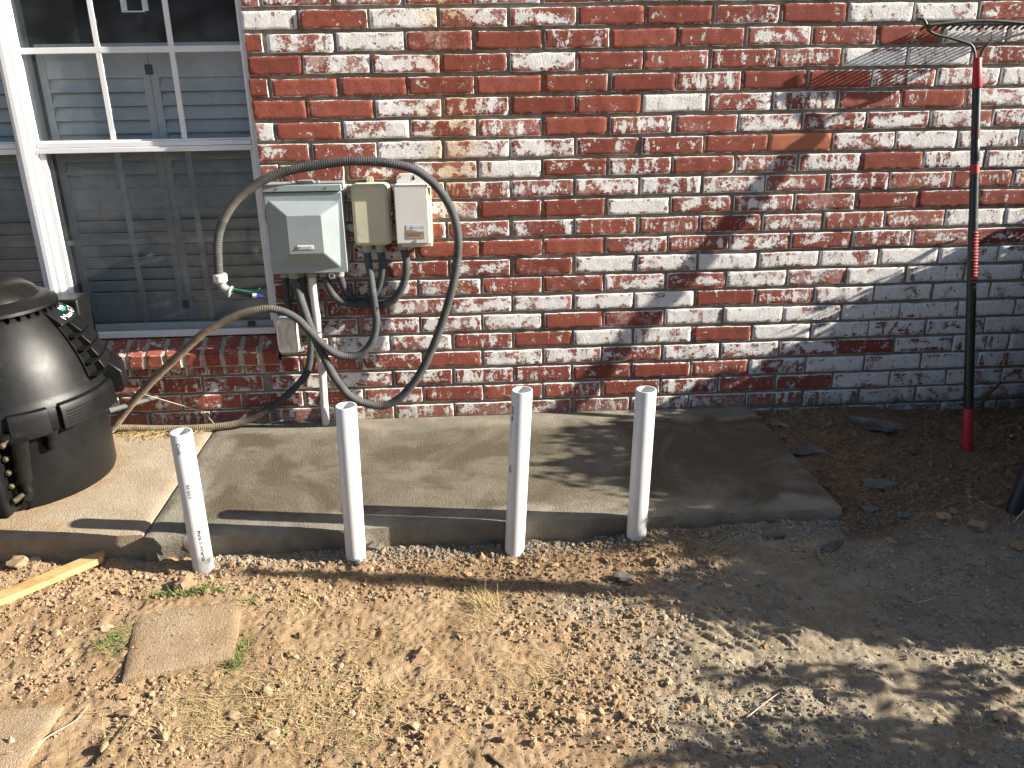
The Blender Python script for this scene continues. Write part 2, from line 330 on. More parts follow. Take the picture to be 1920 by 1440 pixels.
def masks(x, y):
    nz = fbm(x*4, y*4, 4, 77)-.5
    grey = sst(.05, .62, x+nz*.55-.25*sst(-1.25, -1.05, y))*sst(-.75, -1.0, y+nz*.3)
    grey = np.maximum(grey, .6*sst(.35, 1., x+nz*.4)*sst(-.8, -1.0, y))
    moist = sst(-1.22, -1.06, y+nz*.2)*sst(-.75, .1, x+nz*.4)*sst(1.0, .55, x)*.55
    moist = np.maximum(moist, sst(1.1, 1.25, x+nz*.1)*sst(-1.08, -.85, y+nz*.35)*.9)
    return grey, moist
X, Y = np.meshgrid(gx, gy, indexing='ij'); near = (np.abs(X) < 4) & (np.abs(Y) < 4)
H = np.where(near, gh(X, Y), -.09); nx_, ny_ = X.shape
idx = np.arange(nx_*ny_).reshape(nx_, ny_); F = np.stack([idx[:-1, :-1], idx[1:, :-1], idx[1:, 1:], idx[:-1, 1:]], -1).reshape(-1, 4)
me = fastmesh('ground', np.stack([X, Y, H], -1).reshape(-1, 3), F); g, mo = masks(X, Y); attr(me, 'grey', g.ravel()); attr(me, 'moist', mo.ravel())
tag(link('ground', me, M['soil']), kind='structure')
def gz(x, y): return float(gh(np.array([x]), np.array([y]))[0])

# ------------------------------------------------------------------ concrete pads
def pad(name, poly, ztop, zbot, mat, jit, seed, dirtf=None, res=.02):
    # poly: four corners (front-left, front-right, back-right, back-left); gridded top with a worn front arris
    a, b, c, d = [np.array(p, float) for p in poly]; nu = int(np.linalg.norm(b-a)/res)+1; nv = int(np.linalg.norm(d-a)/res)+1
    U, Vv = np.meshgrid(np.linspace(0, 1, nu), np.linspace(0, 1, nv), indexing='ij'); P = ((a*(1-U[..., None])+b*U[..., None])*(1-Vv[..., None])+(d*(1-U[..., None])+c*U[..., None])*Vv[..., None])
    x, y = P[..., 0], P[..., 1]; L0 = np.linalg.norm(b-a); Wd = np.linalg.norm(d-a)
    e = np.minimum(np.minimum(U, 1-U)*L0, Vv*Wd); z = ztop+.004*(fbm(x*4, y*4, 3, seed)-.5)+.0012*(fbm(x*40, y*40, 2, seed+3)-.5)-.007*np.exp(-e/.007)
    y = y-jit*(fbm(x*9, x*0+seed, 3, seed)-.5)*2*(Vv == 0); V = [np.stack([x, y, z], -1).reshape(-1, 3)]; I = np.arange(nu*nv).reshape(nu, nv)
    F = [list(q) for q in np.stack([I[:-1, :-1], I[1:, :-1], I[1:, 1:], I[:-1, 1:]], -1).reshape(-1, 4)]
    rim = list(I[:, 0])+list(I[-1, 1:])+list(I[-2::-1, -1])+list(I[0, -2:0:-1]); top = V[0][rim]; base = nu*nv; n = len(rim); prev = rim; lev = 4
    for k in range(1, lev+1):
        t = k/lev; R = top.copy(); R[:, 2] = top[:, 2]*(1-t)+zbot*t; R[:, 1] -= (jit*1.6*(fbm(R[:, 0]*14, R[:, 2]*30, 3, seed+k)-.35))*(R[:, 1] < (a[1]+b[1])/2+.06)*(t < 1.1); V.append(R)
        cur = list(range(base, base+n)); base += n; F += [[prev[i], cur[i], cur[(i+1) % n], prev[(i+1) % n]] for i in range(n)]; prev = cur
    me = fastmesh(name, np.concatenate(V), F); me.set_sharp_from_angle(angle=math.radians(60)); vv = np.concatenate(V); attr(me, 'dirt', dirtf(vv[:, 0], vv[:, 1]) if dirtf else np.zeros(len(vv)))
    return link(name, me, mat)
tag(pad('concrete_pad', [(-1.126, -.915), (1.186, -.905), (1.168, .005), (-1.138, .005)], .012, -.13, M['concrete_new'], .012, 3, lambda x, y: sst(.0, .30, np.minimum(np.minimum(x+1.13, 1.9-x), np.minimum(-y*.9, (y+.91)*1.2)))*sst(-.13, 0, x*0)+0.), kind='structure')
def olddirt(x, y):
    d = np.hypot(x+1.725, y+.43)-.31; return np.clip(np.maximum(np.exp(-np.abs(d)/.05)*.9, np.maximum(sst(-.16, -.02, y)*.9, .75*sst(-.72, -.86, y)*sst(-1.28, -1.45, x))), 0, 1)
tag(pad('weathered_concrete_pad', [(-3.4, -.86), (-1.136, -.90), (-1.145, .005), (-3.4, .005)], .014, -.13, M['concrete_old'], .007, 8, olddirt), kind='structure')

# ------------------------------------------------------------------ brick house: wall, sill, windows
house = thing('brick_house', 'red brick house wall with worn white paint and white framed windows', 'house', (0, .1, 0))
BW, BC = .254, .07754
COV = {0: (-3, '92966113199454'), 1: (-4, '3683030253189858'), 2: (-3, '0662723458945775'), 3: (-4, '01030116115797758'), 4: (-3, '0175119663177788'), 5: (-4, '7176506475667666'), 6: (-3, '44876441068888'), 7: (-4, '4346835256188888'),
       8: (-3, '46555667545366'), 9: (-4, '45561195541125'), 10: (-3, '46655443544884'), 11: (-4, '35621154645544'), 12: (-4, '567342889889999'), 13: (-4, '56563264859998'), 14: (-4, '565567991589998'), 15: (-4, '565771389799989'), 16: (-4, '56864188199789'), 17: (-4, '535277478738998'),
       18: (-6, '4456755421369998'), 19: (-6, '44445345252398888'), 20: (-6, '25455555465578888'), 21: (-6, '55555555556667777'), 22: (-6, '55555555556667777')}
BV = []; BF = []; BA = {k: [] for k in ('bid', 'cov', 'edge', 'tint', 'clean', 'rust', 'low')}; nb = 0
def add_brick(x0, x1, z0, z1, cov, seed, y0=0., depth=.015, fine=True, tint=None, clean=0, low=0., rustf=True):
    """one brick: gridded, slightly wavy face and sides returning to the mortar"""
    global nb
    r = np.random.default_rng(seed+1000)
    x0 += r.uniform(-.003, .003); x1 += r.uniform(-.003, .003); z0 += r.uniform(-.0015, .0015); z1 += r.uniform(-.0015, .0015); y0 += r.normal(0, .0011)
    tilt = r.normal(0, .005); yaw = r.normal(0, .0045); nx, nz = (22, 8) if fine else (4, 2); u = np.linspace(0, 1, nx+1); w = np.linspace(0, 1, nz+1)
    if fine:
        eL, eH = .0022/(x1-x0), .0022/(z1-z0); u = np.concatenate([[0], np.linspace(eL, 1-eL, nx-1), [1]]); w = np.concatenate([[0], np.linspace(eH, 1-eH, nz-1), [1]])
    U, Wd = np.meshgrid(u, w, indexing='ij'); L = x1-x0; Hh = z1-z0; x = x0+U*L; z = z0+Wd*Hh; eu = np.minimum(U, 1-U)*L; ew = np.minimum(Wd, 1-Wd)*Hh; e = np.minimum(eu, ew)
    q = seed % 997
    y = y0+(U-.5)*L*yaw+(Wd-.5)*Hh*tilt
    if fine:
        y = y+.0026*(fbm(x*26+q, z*26, 3, 3)-.5)+.0016*(e < .0005)
        cor = np.hypot(eu, ew)
        chip = r.uniform(0, 1, 4)
        for k, (cu, cw) in enumerate(((0, 0), (1, 0), (0, 1), (1, 1))):
            if chip[k] > .72:
                d = np.hypot((U-cu)*L, (Wd-cw)*Hh); y = y+.006*np.exp(-(d/.008)**2)
        ax = (eu < 1e-6); az = (ew < 1e-6)
        z = z+az*.0024*(fbm(x*30+q, z*0+q, 3, 8)-.5)*2+.0035*(fbm(x*7+q, x*0, 2, 8)-.5); x = x+ax*.0022*(fbm(z*40+q, z*0+q, 2, 9)-.5)*2
    V = np.stack([x, y, z], -1).reshape(-1, 3); I = np.arange(len(V)).reshape(nx+1, nz+1)
    rim = list(I[:, 0])+list(I[-1, 1:])+list(I[-2::-1, -1])+list(I[0, -2:0:-1]); B = V[rim].copy(); B[:, 1] = y0+depth; n = len(rim)
    Fq = np.stack([I[:-1, :-1], I[1:, :-1], I[1:, 1:], I[:-1, 1:]], -1).reshape(-1, 4); m = len(V); s = np.array([[rim[i], m+i, m+(i+1) % n, rim[(i+1) % n]] for i in range(n)])
    BF.append(np.concatenate([Fq, s])+nb); BV.append(np.concatenate([V, B])); k = m+n; nb += k
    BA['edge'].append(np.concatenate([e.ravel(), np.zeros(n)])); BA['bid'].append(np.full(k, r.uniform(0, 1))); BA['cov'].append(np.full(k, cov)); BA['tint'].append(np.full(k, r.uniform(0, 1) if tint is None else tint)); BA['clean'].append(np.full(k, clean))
    xx = BV[-1][:, 0]; zz = BV[-1][:, 2]; BA['rust'].append(np.exp(-((xx+.09)/.09)**2)*sst(.85, 1.0, zz)*rustf); BA['low'].append(np.full(k, low)*sst(.10, -.02, zz) if low else np.zeros(k))
JOG = {18: -.03, 20: -.02}
for row in range(-10, 24):
    z1 = (21-row)*BC-.0072; z0 = (21-row-1)*BC+.0072; k0, st = COV.get(row, (0, ''))
    for n in range(-13, 22):
        xa = (n+(0 if row % 2 else -.5))*BW+.0062; xb = xa+BW-.0124
        if xb < -.85 and row in JOG: xa += JOG[row]; xb += JOG[row]
        zc = (z0+z1)/2
        if row <= 17:                                # window opening and its brick sill
            lim = -.836 if row <= 15 else -.842
            if -3.1 < xb and xa < lim and zc < 2.15 or xa < -3.1 and False:
                if xb < lim+.02: continue
                xa = lim+(.006 if row > 15 else .002)
                if xb-xa < .02: continue
        fine = -2.3 < xa < 2.6 and zc < 1.8 and zc > -.12
        i = n-k0; c = int(st[i])/9.5 if 0 <= i < len(st) else .45+.3*random.random()
        cov = np.clip(c+.02, .02, .97); clean = 1. if (row == 6 and n == 5) else 0.
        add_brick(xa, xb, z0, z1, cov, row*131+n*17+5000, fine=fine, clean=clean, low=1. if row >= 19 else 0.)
def flush_bricks(name, parent, extra=None):
    global BV, BF, BA, nb
    V = np.concatenate(BV); Fq = np.concatenate(BF); me = fastmesh(name, V, Fq, True); me.set_sharp_from_angle(angle=math.radians(50))
    for k, v in BA.items(): attr(me, k, np.concatenate(v))
    BV = []; BF = []; BA = {k: [] for k in BA}; nb = 0
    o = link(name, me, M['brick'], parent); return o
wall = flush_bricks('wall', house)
# mortar joined into the wall mesh
mv = MB(); ym = .0105
for (x0, x1, z0, z1) in [(-.834, 6, -.4, 2.8), (-6, -.834, -.4, .238), (-6, -.834, 2.14, 2.8), (-6, -3.2, .238, 2.14)]:
    mv.box(x0, x1, ym, ym+.16, z0, z1)
mo_ = mv.build('mortar', M['mortar'], None, 0)
bmw = bmesh.new(); bmw.from_mesh(wall.data); nf = len(bmw.faces); bmw.from_mesh(mo_.data); bmw.faces.ensure_lookup_table()
for fc in bmw.faces[nf:]: fc.material_index = 1; fc.smooth = False
bmw.to_mesh(wall.data); bmw.free(); wall.data.materials.append(M['mortar']); bpy.data.objects.remove(mo_)
# rowlock sill: bricks on edge, sloped top, and cut pieces beneath
RP = .0775; sx = -.848
tops = MB()
for i in range(31):
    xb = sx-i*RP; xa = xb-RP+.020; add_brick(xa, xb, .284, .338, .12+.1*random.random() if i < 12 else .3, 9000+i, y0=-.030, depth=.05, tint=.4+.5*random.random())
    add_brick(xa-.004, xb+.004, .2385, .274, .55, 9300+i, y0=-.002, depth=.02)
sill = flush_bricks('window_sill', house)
tv = sill.data
bms = bmesh.new(); bms.from_mesh(tv); lay = {k: bms.verts.layers.float.get(k) for k in ('cov', 'edge', 'bid', 'tint')}
for i in range(31):
    xb = sx-i*RP-.001; xa = xb-RP+.021; a = [bms.verts.new(p) for p in ((xa, -.0285, .339), (xb, -.0285, .339), (xb, .058, .387), (xa, .058, .387), (xa, -.0285, .31), (xb, -.0285, .31), (xb, .058, .31), (xa, .058, .31))]
    for v in a: v[lay['cov']] = .38; v[lay['edge']] = .02; v[lay['bid']] = i*.031; v[lay['tint']] = .6
    for q in ((0, 1, 2, 3), (0, 3, 7, 4), (1, 5, 6, 2)): bms.faces.new([a[j] for j in q])
mb0 = [bms.verts.new(p) for p in ((-3.2, -.0265, .335), (sx-.002, -.0265, .335), (sx-.002, .06, .384), (-3.2, .06, .384), (-3.2, -.0265, .238), (sx-.002, -.0265, .238))]
fa = bms.faces.new(mb0[:4]); fb = bms.faces.new([mb0[0], mb0[4], mb0[5], mb0[1]])
mb1 = [bms.verts.new(p) for p in ((-3.2, .0075, .29), (sx+.012, .0075, .29), (sx+.012, .0075, .236), (-3.2, .0075, .236))]; fc_ = bms.faces.new(mb1)
bms.verts.ensure_lookup_table()
for v in mb0[4:]: v.co.z = .281
me2 = [bms.verts.new(p) for p in ((-3.2, -.0265, .281), (sx-.002, -.0265, .281), (sx-.002, .02, .281), (-3.2, .02, .281))]; fd = bms.faces.new(me2)
for q in (fa, fb, fc_, fd): q.material_index = 1; q.smooth = False
bmesh.ops.recalc_face_normals(bms, faces=bms.faces); bms.to_mesh(tv); bms.free(); tv.materials.append(M['sill_mortar'])
# room behind
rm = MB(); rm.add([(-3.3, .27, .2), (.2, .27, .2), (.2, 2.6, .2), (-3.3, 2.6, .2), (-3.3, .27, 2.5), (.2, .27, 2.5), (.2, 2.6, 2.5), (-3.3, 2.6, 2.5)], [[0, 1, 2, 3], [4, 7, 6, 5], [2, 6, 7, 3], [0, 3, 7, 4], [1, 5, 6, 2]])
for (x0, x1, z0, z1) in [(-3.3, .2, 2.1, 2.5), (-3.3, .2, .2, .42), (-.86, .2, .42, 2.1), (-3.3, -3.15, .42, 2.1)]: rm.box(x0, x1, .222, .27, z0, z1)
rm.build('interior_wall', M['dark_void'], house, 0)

def window(x0, x1, z0, z1):
    """double-hung window between x0 and x1 (outer frame)"""
    zr = 1.155
    fr = MB(); yf = .050
    for (a, b, c, d, p) in [(x0, x0+.032, z0, z1, 0), (x1-.022, x1, z0, z1, 0), (x0+.032, x1-.022, z0, z0+.026, .001), (x0+.032, x1-.022, z1-.03, z1, .001)]: fr.box(a, b, yf+p, .165, c, d)
    for (dx, w) in ((.0315, .014),): fr.box(x0+dx, x0+dx+w, .064, .164, z0+.0255, z1-.0295); fr.box(x1-.022-.008, x1-.0215, .064, .164, z0+.0255, z1-.0295)
    w = fr.build('window', M['white_vinyl'], house, 30, .0025)
    us = MB(); us.box(x0+.046, x1-.031, .062, .125, zr-.001, zr+.017); us.box(x0+.046, x1-.031, .070, .125, zr+.0175, zr+.0235); us.build('upper_sash', M['white_vinyl'], w, 30, .002)
    ls = MB(); ls.box(x0+.044, x1-.029, .058, .12, zr-.022, zr-.0025); ls.box(x0+.047, x0+.066, .066, .12, z0+.056, zr-.0225); ls.box(x1-.040, x1-.0305, .066, .12, z0+.056, zr-.0225); ls.build('lower_sash', M['white_vinyl'], w, 30, .002)
    br = MB(); br.box(x0+.047, x1-.031, .070, .12, z0+.027, z0+.0555); br.build('bottom_rail', M['gray_panel'], w, 30, .002)
    la = MB(); la.box(x1-.135, x1-.105, .060, .0695, z0+.034, z0+.052); la.build('latch', M['black_smooth'], w, 30, .001)
    g = MB(); g.box(x0+.04, x1-.03, .090, .093, zr+.0225, z1-.031); g.build('glass_pane', M['glass_skyhaze'], w, 0)
    g = MB(); g.box(x0+.06, x1-.036, .092, .095, z0+.05, zr-.0222); g.build('glass_pane', M['glass'], w, 0)
    sc = MB(); sc.add([(x0+.06, .080, z0+.0555), (x1-.036, .080, z0+.0555), (x1-.036, .080, zr-.0225), (x0+.06, .080, zr-.0225)], [[0, 1, 2, 3]]); sc.build('insect_screen', M['screen'], w, 0)
    a, b = x0+.046, x1-.031
    for t in (1/3., 2/3.):
        xm = a+(b-a)*t+.012
        q = MB(); q.box(xm-.010, xm+.010, .082, .0895, zr+.0238, z1-.03); q.build('muntin', M['white_vinyl'], w, 30, .002)
        q = MB(); q.box(xm-.0115, xm+.0115, .0955, .103, z0+.0555, zr-.0225); q.build('muntin', M['white_vinyl'], w, 30, .002)
    q = MB(); q.box(a, b, .0815, .0888, 1.488, 1.510); q.build('muntin', M['white_vinyl'], w, 30, .002)
    q = MB(); q.box(a+.014, b-.006, .096, .1035, .772, .792); q.build('muntin', M['white_vinyl'], w, 30, .002)
    # plantation shutters
    ys = .168; mid = a+(b-a)*.53
    for (p0, p1) in ((a+.012, mid-.001), (mid+.001, b+.012)):
        s = MB(); st = .038
        s.box(p0, p0+st*.75, ys, ys+.027, z0+.02, 1.525); s.box(p1-st*.75, p1, ys, ys+.027, z0+.02, 1.525)
        for (c, d) in ((z0+.02, z0+.115), (.905, .985), (1.40, 1.525)): s.box(p0+st*.75, p1-st*.75, ys+.002, ys+.025, c, d)
        for (c, d) in ((z0+.115, .905), (.985, 1.40)):
            n = int(round((d-c)/.0505)); pit = (d-c)/n
            for k in range(n):
                zc = c+pit*(k+.5); Mx = Matrix.Translation((0, ys+.0135, zc)) @ Matrix.Rotation(math.radians(58 if c > .95 else -60), 4, 'X'); s.box(p0+st*.75+.001, p1-st*.75-.001, -.0272, .0272, -.004, .004, Mx)
        s.build('shutter', M['shutter'], w, 30, .0012)
    for zz in (1.43, .50):
        k = MB(); k.box(mid-.014, mid+.014, ys-.006, ys-.001, zz-.018, zz+.018); k.build('magnet_catch', M['bark'], w, 30, .001)
    return w
w1 = window(-1.722, -.838, .392, 2.14)
w2 = window(-2.62, -1.7235, .392, 2.14)
# mull cover ridges between the two windows
mc = MB(); mc.box(-1.733, -1.712, .040, .0495, .40, 2.12); mc.build('mullion_cover', M['white_vinyl'], house, 30, .003)
stk = MB()
for (a, b, c, d) in ((228, 272, 20, 23), (228, 232, -25, 20), (268, 272, -25, 20)):
    p = at(a, d, .0812); q = at(b, c, .0812); stk.box(p.x, q.x, .0806, .0813, min(p.z, q.z), max(p.z, q.z))
stk.build('sticker', M['blue_print'], w1, 0)

# ------------------------------------------------------------------ PVC pipes standing in the soil
def wrap_text(txt, size, cx, cy, r, zstart, ang, lean=(0, 0), mirror=1):
    V, Fc = text_mesh(txt, size, size*.018); out = []
    for x, y, _ in V:                                # reading downwards; letter tops towards +angle
        a = ang+mirror*(y/r); z = zstart-x; out.append((cx+(r+.0007)*math.cos(a)+lean[0]*(z+.08), cy+(r+.0007)*math.sin(a)+lean[1]*(z+.08), z))
    return out, Fc
PIPES = [(-.930, -.972, .400, 0, 'white plastic pipe nearest the black heater, printed lettering facing the yard'),
         (-.445, -.955, .460, .022, 'blank white plastic pipe standing in front of the electrical boxes'),
         (.074, -.942, .487, .055, 'white plastic pipe with print along its left edge, beside the shaded pipe'),
         (.480, -.935, .472, .022, 'blank white plastic pipe farthest from the heater, partly beside the shaded slab')]
for i, (px, py, zt, ln, lab) in enumerate(PIPES):
    R = .0325; t = thing('plastic_pipe', lab, 'pipe', (px, py, -.09), 'white pipes standing in the soil by the pad')
    mb = MB(); prof = [(R, -.16), (R, zt-.001), (R-.001, zt), (R-.0048, zt), (R-.0055, zt-.001), (R-.0055, -.10)]; mb.lathe(prof, (px, py), 40)
    mb.v = [(x+ln*(z+.08), y, z) for x, y, z in mb.v]; o = mb.build('pipe_body', M['pvc'], t, 50)
    fcv = math.atan2(CAM[1]-py, CAM[0]-px)
    if i == 0:
        for txt, z0, sz, da in (('Code', .375, .017, -.62), ('Made in America', .075, .016, -.02)):
            tb = MB(); tb.add(*wrap_text(txt, sz, px, py, R, z0, fcv+da, (ln, 0))); tb.build('printed_lettering', M['dark_print'], t, 0)
        tb = MB()
        for k in range(9):
            z = .235-k*.0052; w = (.0035, .002, .0028, .0015)[k % 4]; a0 = fcv-.35; mbx = []
            for zz in (z, z-w):
                for da in (0, .32): mbx.append((px+(R+.0007)*math.cos(a0+da), py+(R+.0007)*math.sin(a0+da), zz))
            tb.add(mbx, [[0, 1, 3, 2]])
        tb.build('printed_bars', M['dark_print'], t, 0)
    if i == 2:
        for txt, z0, sz in (('SCH 40', .44, .015), ('NSF', .24, .015)):
            tb = MB(); tb.add(*wrap_text(txt, sz, px, py, R, z0, fcv-1.12, (ln, 0))); tb.build('printed_lettering', M['dark_print'], t, 0)

# ------------------------------------------------------------------ pool heater
HX, HY = -1.725, -.43
heater = thing('pool_heater', 'black domed pool heater standing on the weathered concrete', 'heater', (HX, HY, .014))
b = MB(); b.lathe([(.0, .016), (.306, .016), (.311, .03), (.311, .30), (.0, .30)], (HX, HY), 96); b.build('base_tank', M['black_plastic'], heater, 40)
b = MB(); b.box(-.004, .004, -.3135, -.300, .018, .26, Matrix.Translation((HX, HY, 0)) @ Matrix.Rotation(math.radians(28), 4, 'Z')); b.build('tank_seam', M['black_hole'], heater, 0)
band = MB(); band.lathe([(.30, .286), (.344, .286), (.348, .30), (.346, .350), (.340, .368), (.30, .385)], (HX, HY), 96); c = band.build('collar', M['black_plastic'], heater, 40)
def sector(mb, prof, a0, a1, n=20): mb.lathe(prof, (HX, HY), n, math.radians(a0), math.radians(a1), True)
for (a0, a1, ro) in ((-37, 8, .366), (-63, -43, .364), (-100, -71, .364), (60, 100, .352), (120, 160, .352)):
    p = MB(); sector(p, [(.332, .282), (ro-.004, .282), (ro, .286), (ro-.003, .352), (ro-.010, .372), (.332, .376)], a0, a1)
    q = p.build('collar_pad', M['black_plastic'], heater, 35, .003)
    if a0 in (-37, -100):
        rb = MB()
        for k in range(6): z = .294+k*.0105; sector(rb, [(ro-.006, z-.0012), (ro+.0016, z-.0012), (ro+.0016, z+.0012), (ro-.006, z+.0012)], a0+3, a1-3)
        rb.build('grip_ribs', M['black_plastic'], q, 0)
p = MB(); sector(p, [(.33, .290), (.345, .290), (.340, .372), (.33, .378)], -71, -63, 4); p.build('collar_pad', M['black_plastic'], heater, 35, .003)
p = MB(); sector(p, [(.28, .312), (.388, .312), (.402, .335), (.398, .395), (.362, .430), (.28, .445)], 8, 42); p.build('lug', M['black_plastic'], heater, 35, .006)
DP = [(.345, .366), (.334, .382), (.329, .400), (.322, .425), (.311, .465), (.296, .505), (.276, .548), (.250, .592), (.222, .632), (.200, .660), (.185, .672)]
dome = MB(); dome.lathe([(.30, .36)]+DP, (HX, HY), 96); hood = dome.build('hood', M['black_plastic'], heater, 50)
def dr(z):
    for (r0, z0), (r1, z1) in zip(DP, DP[1:]):
        if z0 <= z <= z1: return r0+(r1-r0)*(z-z0)/(z1-z0)
    return DP[-1][0]
cp = MB(); cp.lathe([(.17, .660), (.216, .660), (.226, .666), (.224, .676), (.196, .696), (.165, .702)], (HX, HY), 96); cap = cp.build('cap_ring', M['black_plastic'], heater, 40)
for k in range(40):
    fn = MB(); a = math.radians(k*9-180); Mx = Matrix.Translation((HX, HY, 0)) @ Matrix.Rotation(a, 4, 'Z'); fn.box(.19, .224, -.0008, .0008, .646, .664, Mx)
    if k < 26: fn.build('cap_fin', M['black_plastic'], cap, 0)
cb = MB(); cb.lathe([(.172, .700), (.160, .722), (.125, .748), (.075, .764), (.052, .768), (.050, .778), (.044, .784), (0, .786)], (HX, HY), 64); cb.build('smoked_cover', M['smoke'], heater, 50)
kb = MB(); kb.lathe([(.034, .784), (.030, .793), (0, .796)], (HX, HY), 32); kb.build('orange_cap', plain('orange_plastic', (.45, .10, .02), .5), heater, 60)
# louvred vent on the right flank
A0, A1 = -9, 62
zs = [.415, .462, .509, .556, .603]
for k in range(4):
    za, zb = zs[k], zs[k+1]; ra, rb = dr(za), dr(zb); out = .030
    s = MB(); sector(s, [(ra-.03, za+.005), (ra+.028, za+.005), (ra+.032, za+.009), (rb+.032, zb-.011), (rb+.026, zb-.004), (rb-.03, zb-.003)], A0+11, A1, 28); sl_ = s.build('vent_slat', M['black_plastic'], heater, 35, .002)
    h = MB(); sector(h, [(ra-.02, za+.005), (ra+.004, za+.005), (rb+.004, zb-.004), (rb-.02, zb-.004)], A0+1, A0+11.2, 6); h.build('vent_opening', M['black_hole'], sl_, 0)
    h = MB(); sector(h, [(ra-.02, za-.003), (ra+.034, za-.003), (ra+.036, za+.003), (ra-.02, za+.004)], A0, A1, 28); h.build('vent_ledge', M['black_plastic'], sl_, 35)
    h = MB(); sector(h, [(ra-.02, za), (ra+.010, za), (rb+.009, zb), (rb-.02, zb)], A0-.8, A0+.6, 2); h.build('vent_edge', M['black_plastic'], sl_, 35)
# label panel above the slats
p = MB(); sector(p, [(.18, .603), (dr(.603)+.031, .603), (dr(.603)+.027, .609), (.203, .658), (.18, .659)], A0-1, A1-2, 30); lp = p.build('label_panel', M['black_smooth'], heater, 35, .002)
def on_label(u, v):                                  # u along the curve (m), v up the slope (m)
    r0, z0, r1, z1 = dr(.603)+.0278, .6085, .2038, .6575; L = math.hypot(r1-r0, z1-z0); t = v/L; r = r0+(r1-r0)*t; a = math.radians(A0+6)+u/.235
    nx, nz = (z1-z0)/L, -(r1-r0)/L; r += nx*.0012; return (HX+r*math.cos(a), HY+r*math.sin(a), z0+(z1-z0)*t+nz*.0012)
V, Fc = text_mesh('Max-E-Therm', .030); tb = MB(); tb.add([on_label(x*1.5, .006+y) for x, y, _ in V], Fc); tb.build('lettering', M['white_print'], lp, 0)
for nm, mt, off in (('white', 'white_print', .0), ('teal', 'teal', -.009)):
    wv = MB(); P = []
    for k in range(13):
        u = .052+k*.0048; vv = .044+off+.003*math.sin(k*.9); P += [on_label(u, vv), on_label(u, vv+.010)]
    wv.add(P, [[2*k, 2*k+2, 2*k+3, 2*k+1] for k in range(12)]); wv.build('logo_wave', M[mt], lp, 0)
# control box at the rear, header with brass bolts at the front left, pipe stub
q0 = at(120, 552, -.12); q1 = at(166, 552, -.12)
p = MB(); p.box(q0.x-.25, q1.x-.012, -.20, -.08, .40, q1.z); p.build('control_box', M['black_plastic'], heater, 35, .008)
m_ = MB(); m_.box(-1.98, at(12, 900, -.80).x, -.84, -.72, .05, .27); hd = m_.build('water_header', M['black_plastic'], heater, 35, .012)
pl = MB(); a0 = at(2, 840, -.79); a1 = at(30, 945, -.79); pl.box(-1.95, a1.x+.012, -.79, -.73, a1.z-.012, a0.z+.03); pl.build('flange', M['black_hole'], hd, 35, .004)
for (bx, by) in ((4, 837), (9.5, 862), (15, 888), (21, 913), (26, 940)):
    c = at(bx, by, -.80); b = MB(); b.tube([c+Vector((0, .03, 0)), c, c-Vector((0, .006, 0))], [.0105, .0105, .007], 6); b.build('bolt', M['brass'], hd, 30, .001)
b = MB(); c0 = at(36, 826, -.775); c1 = at(46, 902, -.775); b.tube([c0, c1], [.026, .025], 20); b.tube(spline([c1, c1-Vector((0, 0, .02)), c1+Vector((.004, .0, -.045)), c1+Vector((-.006, -.01, -.06))], .006), .016, 14); b.build('drain_pipe', M['black_plastic'], heater, 40)
b = MB(); c0 = at(27, 940, -.81); c1 = at(44, 926, -.79); b.tube([c0, c1], [.010, .008], 12); b.build('drain_plug', M['brass'], heater, 40)
b = MB(); c0 = Vector((HX+.27*math.cos(math.radians(-40)), HY+.31*math.sin(math.radians(-40))-.02, .262)); b.lathe([(0, .225), (.022, .225), (.024, .24), (.020, .262), (.03, .29)], (HX+.327*math.cos(math.radians(-43)), HY+.327*math.sin(math.radians(-43))), 20); b.build('plug', M['black_plastic'], heater, 40)
b = MB(); b.tube([at(205, 770, -.16), at(296, 744, -.04)], [.011, .009], 12); b.build('grey_stub_pipe', M['stub'], heater, 40)

# ------------------------------------------------------------------ electrical boxes on the wall
def fit_(parent, x, y, z, r=.024, h=.035):
    m = MB(); m.lathe([(0, z), (r, z), (r, z-h*.55), (r*.9, z-h*.6), (r*.82, z-h), (0, z-h)], (x, y), 20); return m.build('conduit_fitting', M['fitting'], parent, 35)
YG = -.11
panel = thing('electrical_panel', 'largest wall box, grey metal with a raised square door', 'electrical box', (-.66, 0, .68))
x0, x1 = -.806, -.517; zb, zt = .681, 1.016
m = MB(); m.box(x0+.006, x1-.004, YG+.012, .004, zb+.006, zt-.024); m.build('enclosure', M['gray_panel'], panel, 30, .003)
m = MB(); m.box(x0-.001, x1+.003, YG-.006, .003, zt-.0235, zt+.001); m.build('top_hood', M['gray_panel'], panel, 30, .003)
zz = zt-.027; m = MB(); Of = [(at(503, 377, YG).x, at(503, 377, YG).z), (at(634, 377, YG).x, at(634, 377, YG).z), (at(640, 501, YG).x-.002, at(640, 501, YG).z), (at(516, 502, YG).x, at(516, 502, YG).z)]
yp = YG-.038; I_ = [(-.722, .908), (-.594, .908), (-.594, .765), (-.722, .765)]
V = [(x0, YG, zb), (x1, YG, zb), (x1, YG, zz), (x0, YG, zz)]; V2 = [(Of[3][0]+.012, YG, Of[3][1]), (Of[2][0], YG, Of[2][1]), (Of[1][0], YG, Of[1][1]), (Of[0][0], YG, Of[0][1]), (Of[3][0]-.006, YG, Of[3][1]+.035)]
V3 = [(I_[3][0], yp, I_[3][1]), (I_[2][0], yp, I_[2][1]), (I_[1][0], yp, I_[1][1]), (I_[0][0], yp, I_[0][1])]
B = [(x, YG+.011, z) for x, _, z in V]
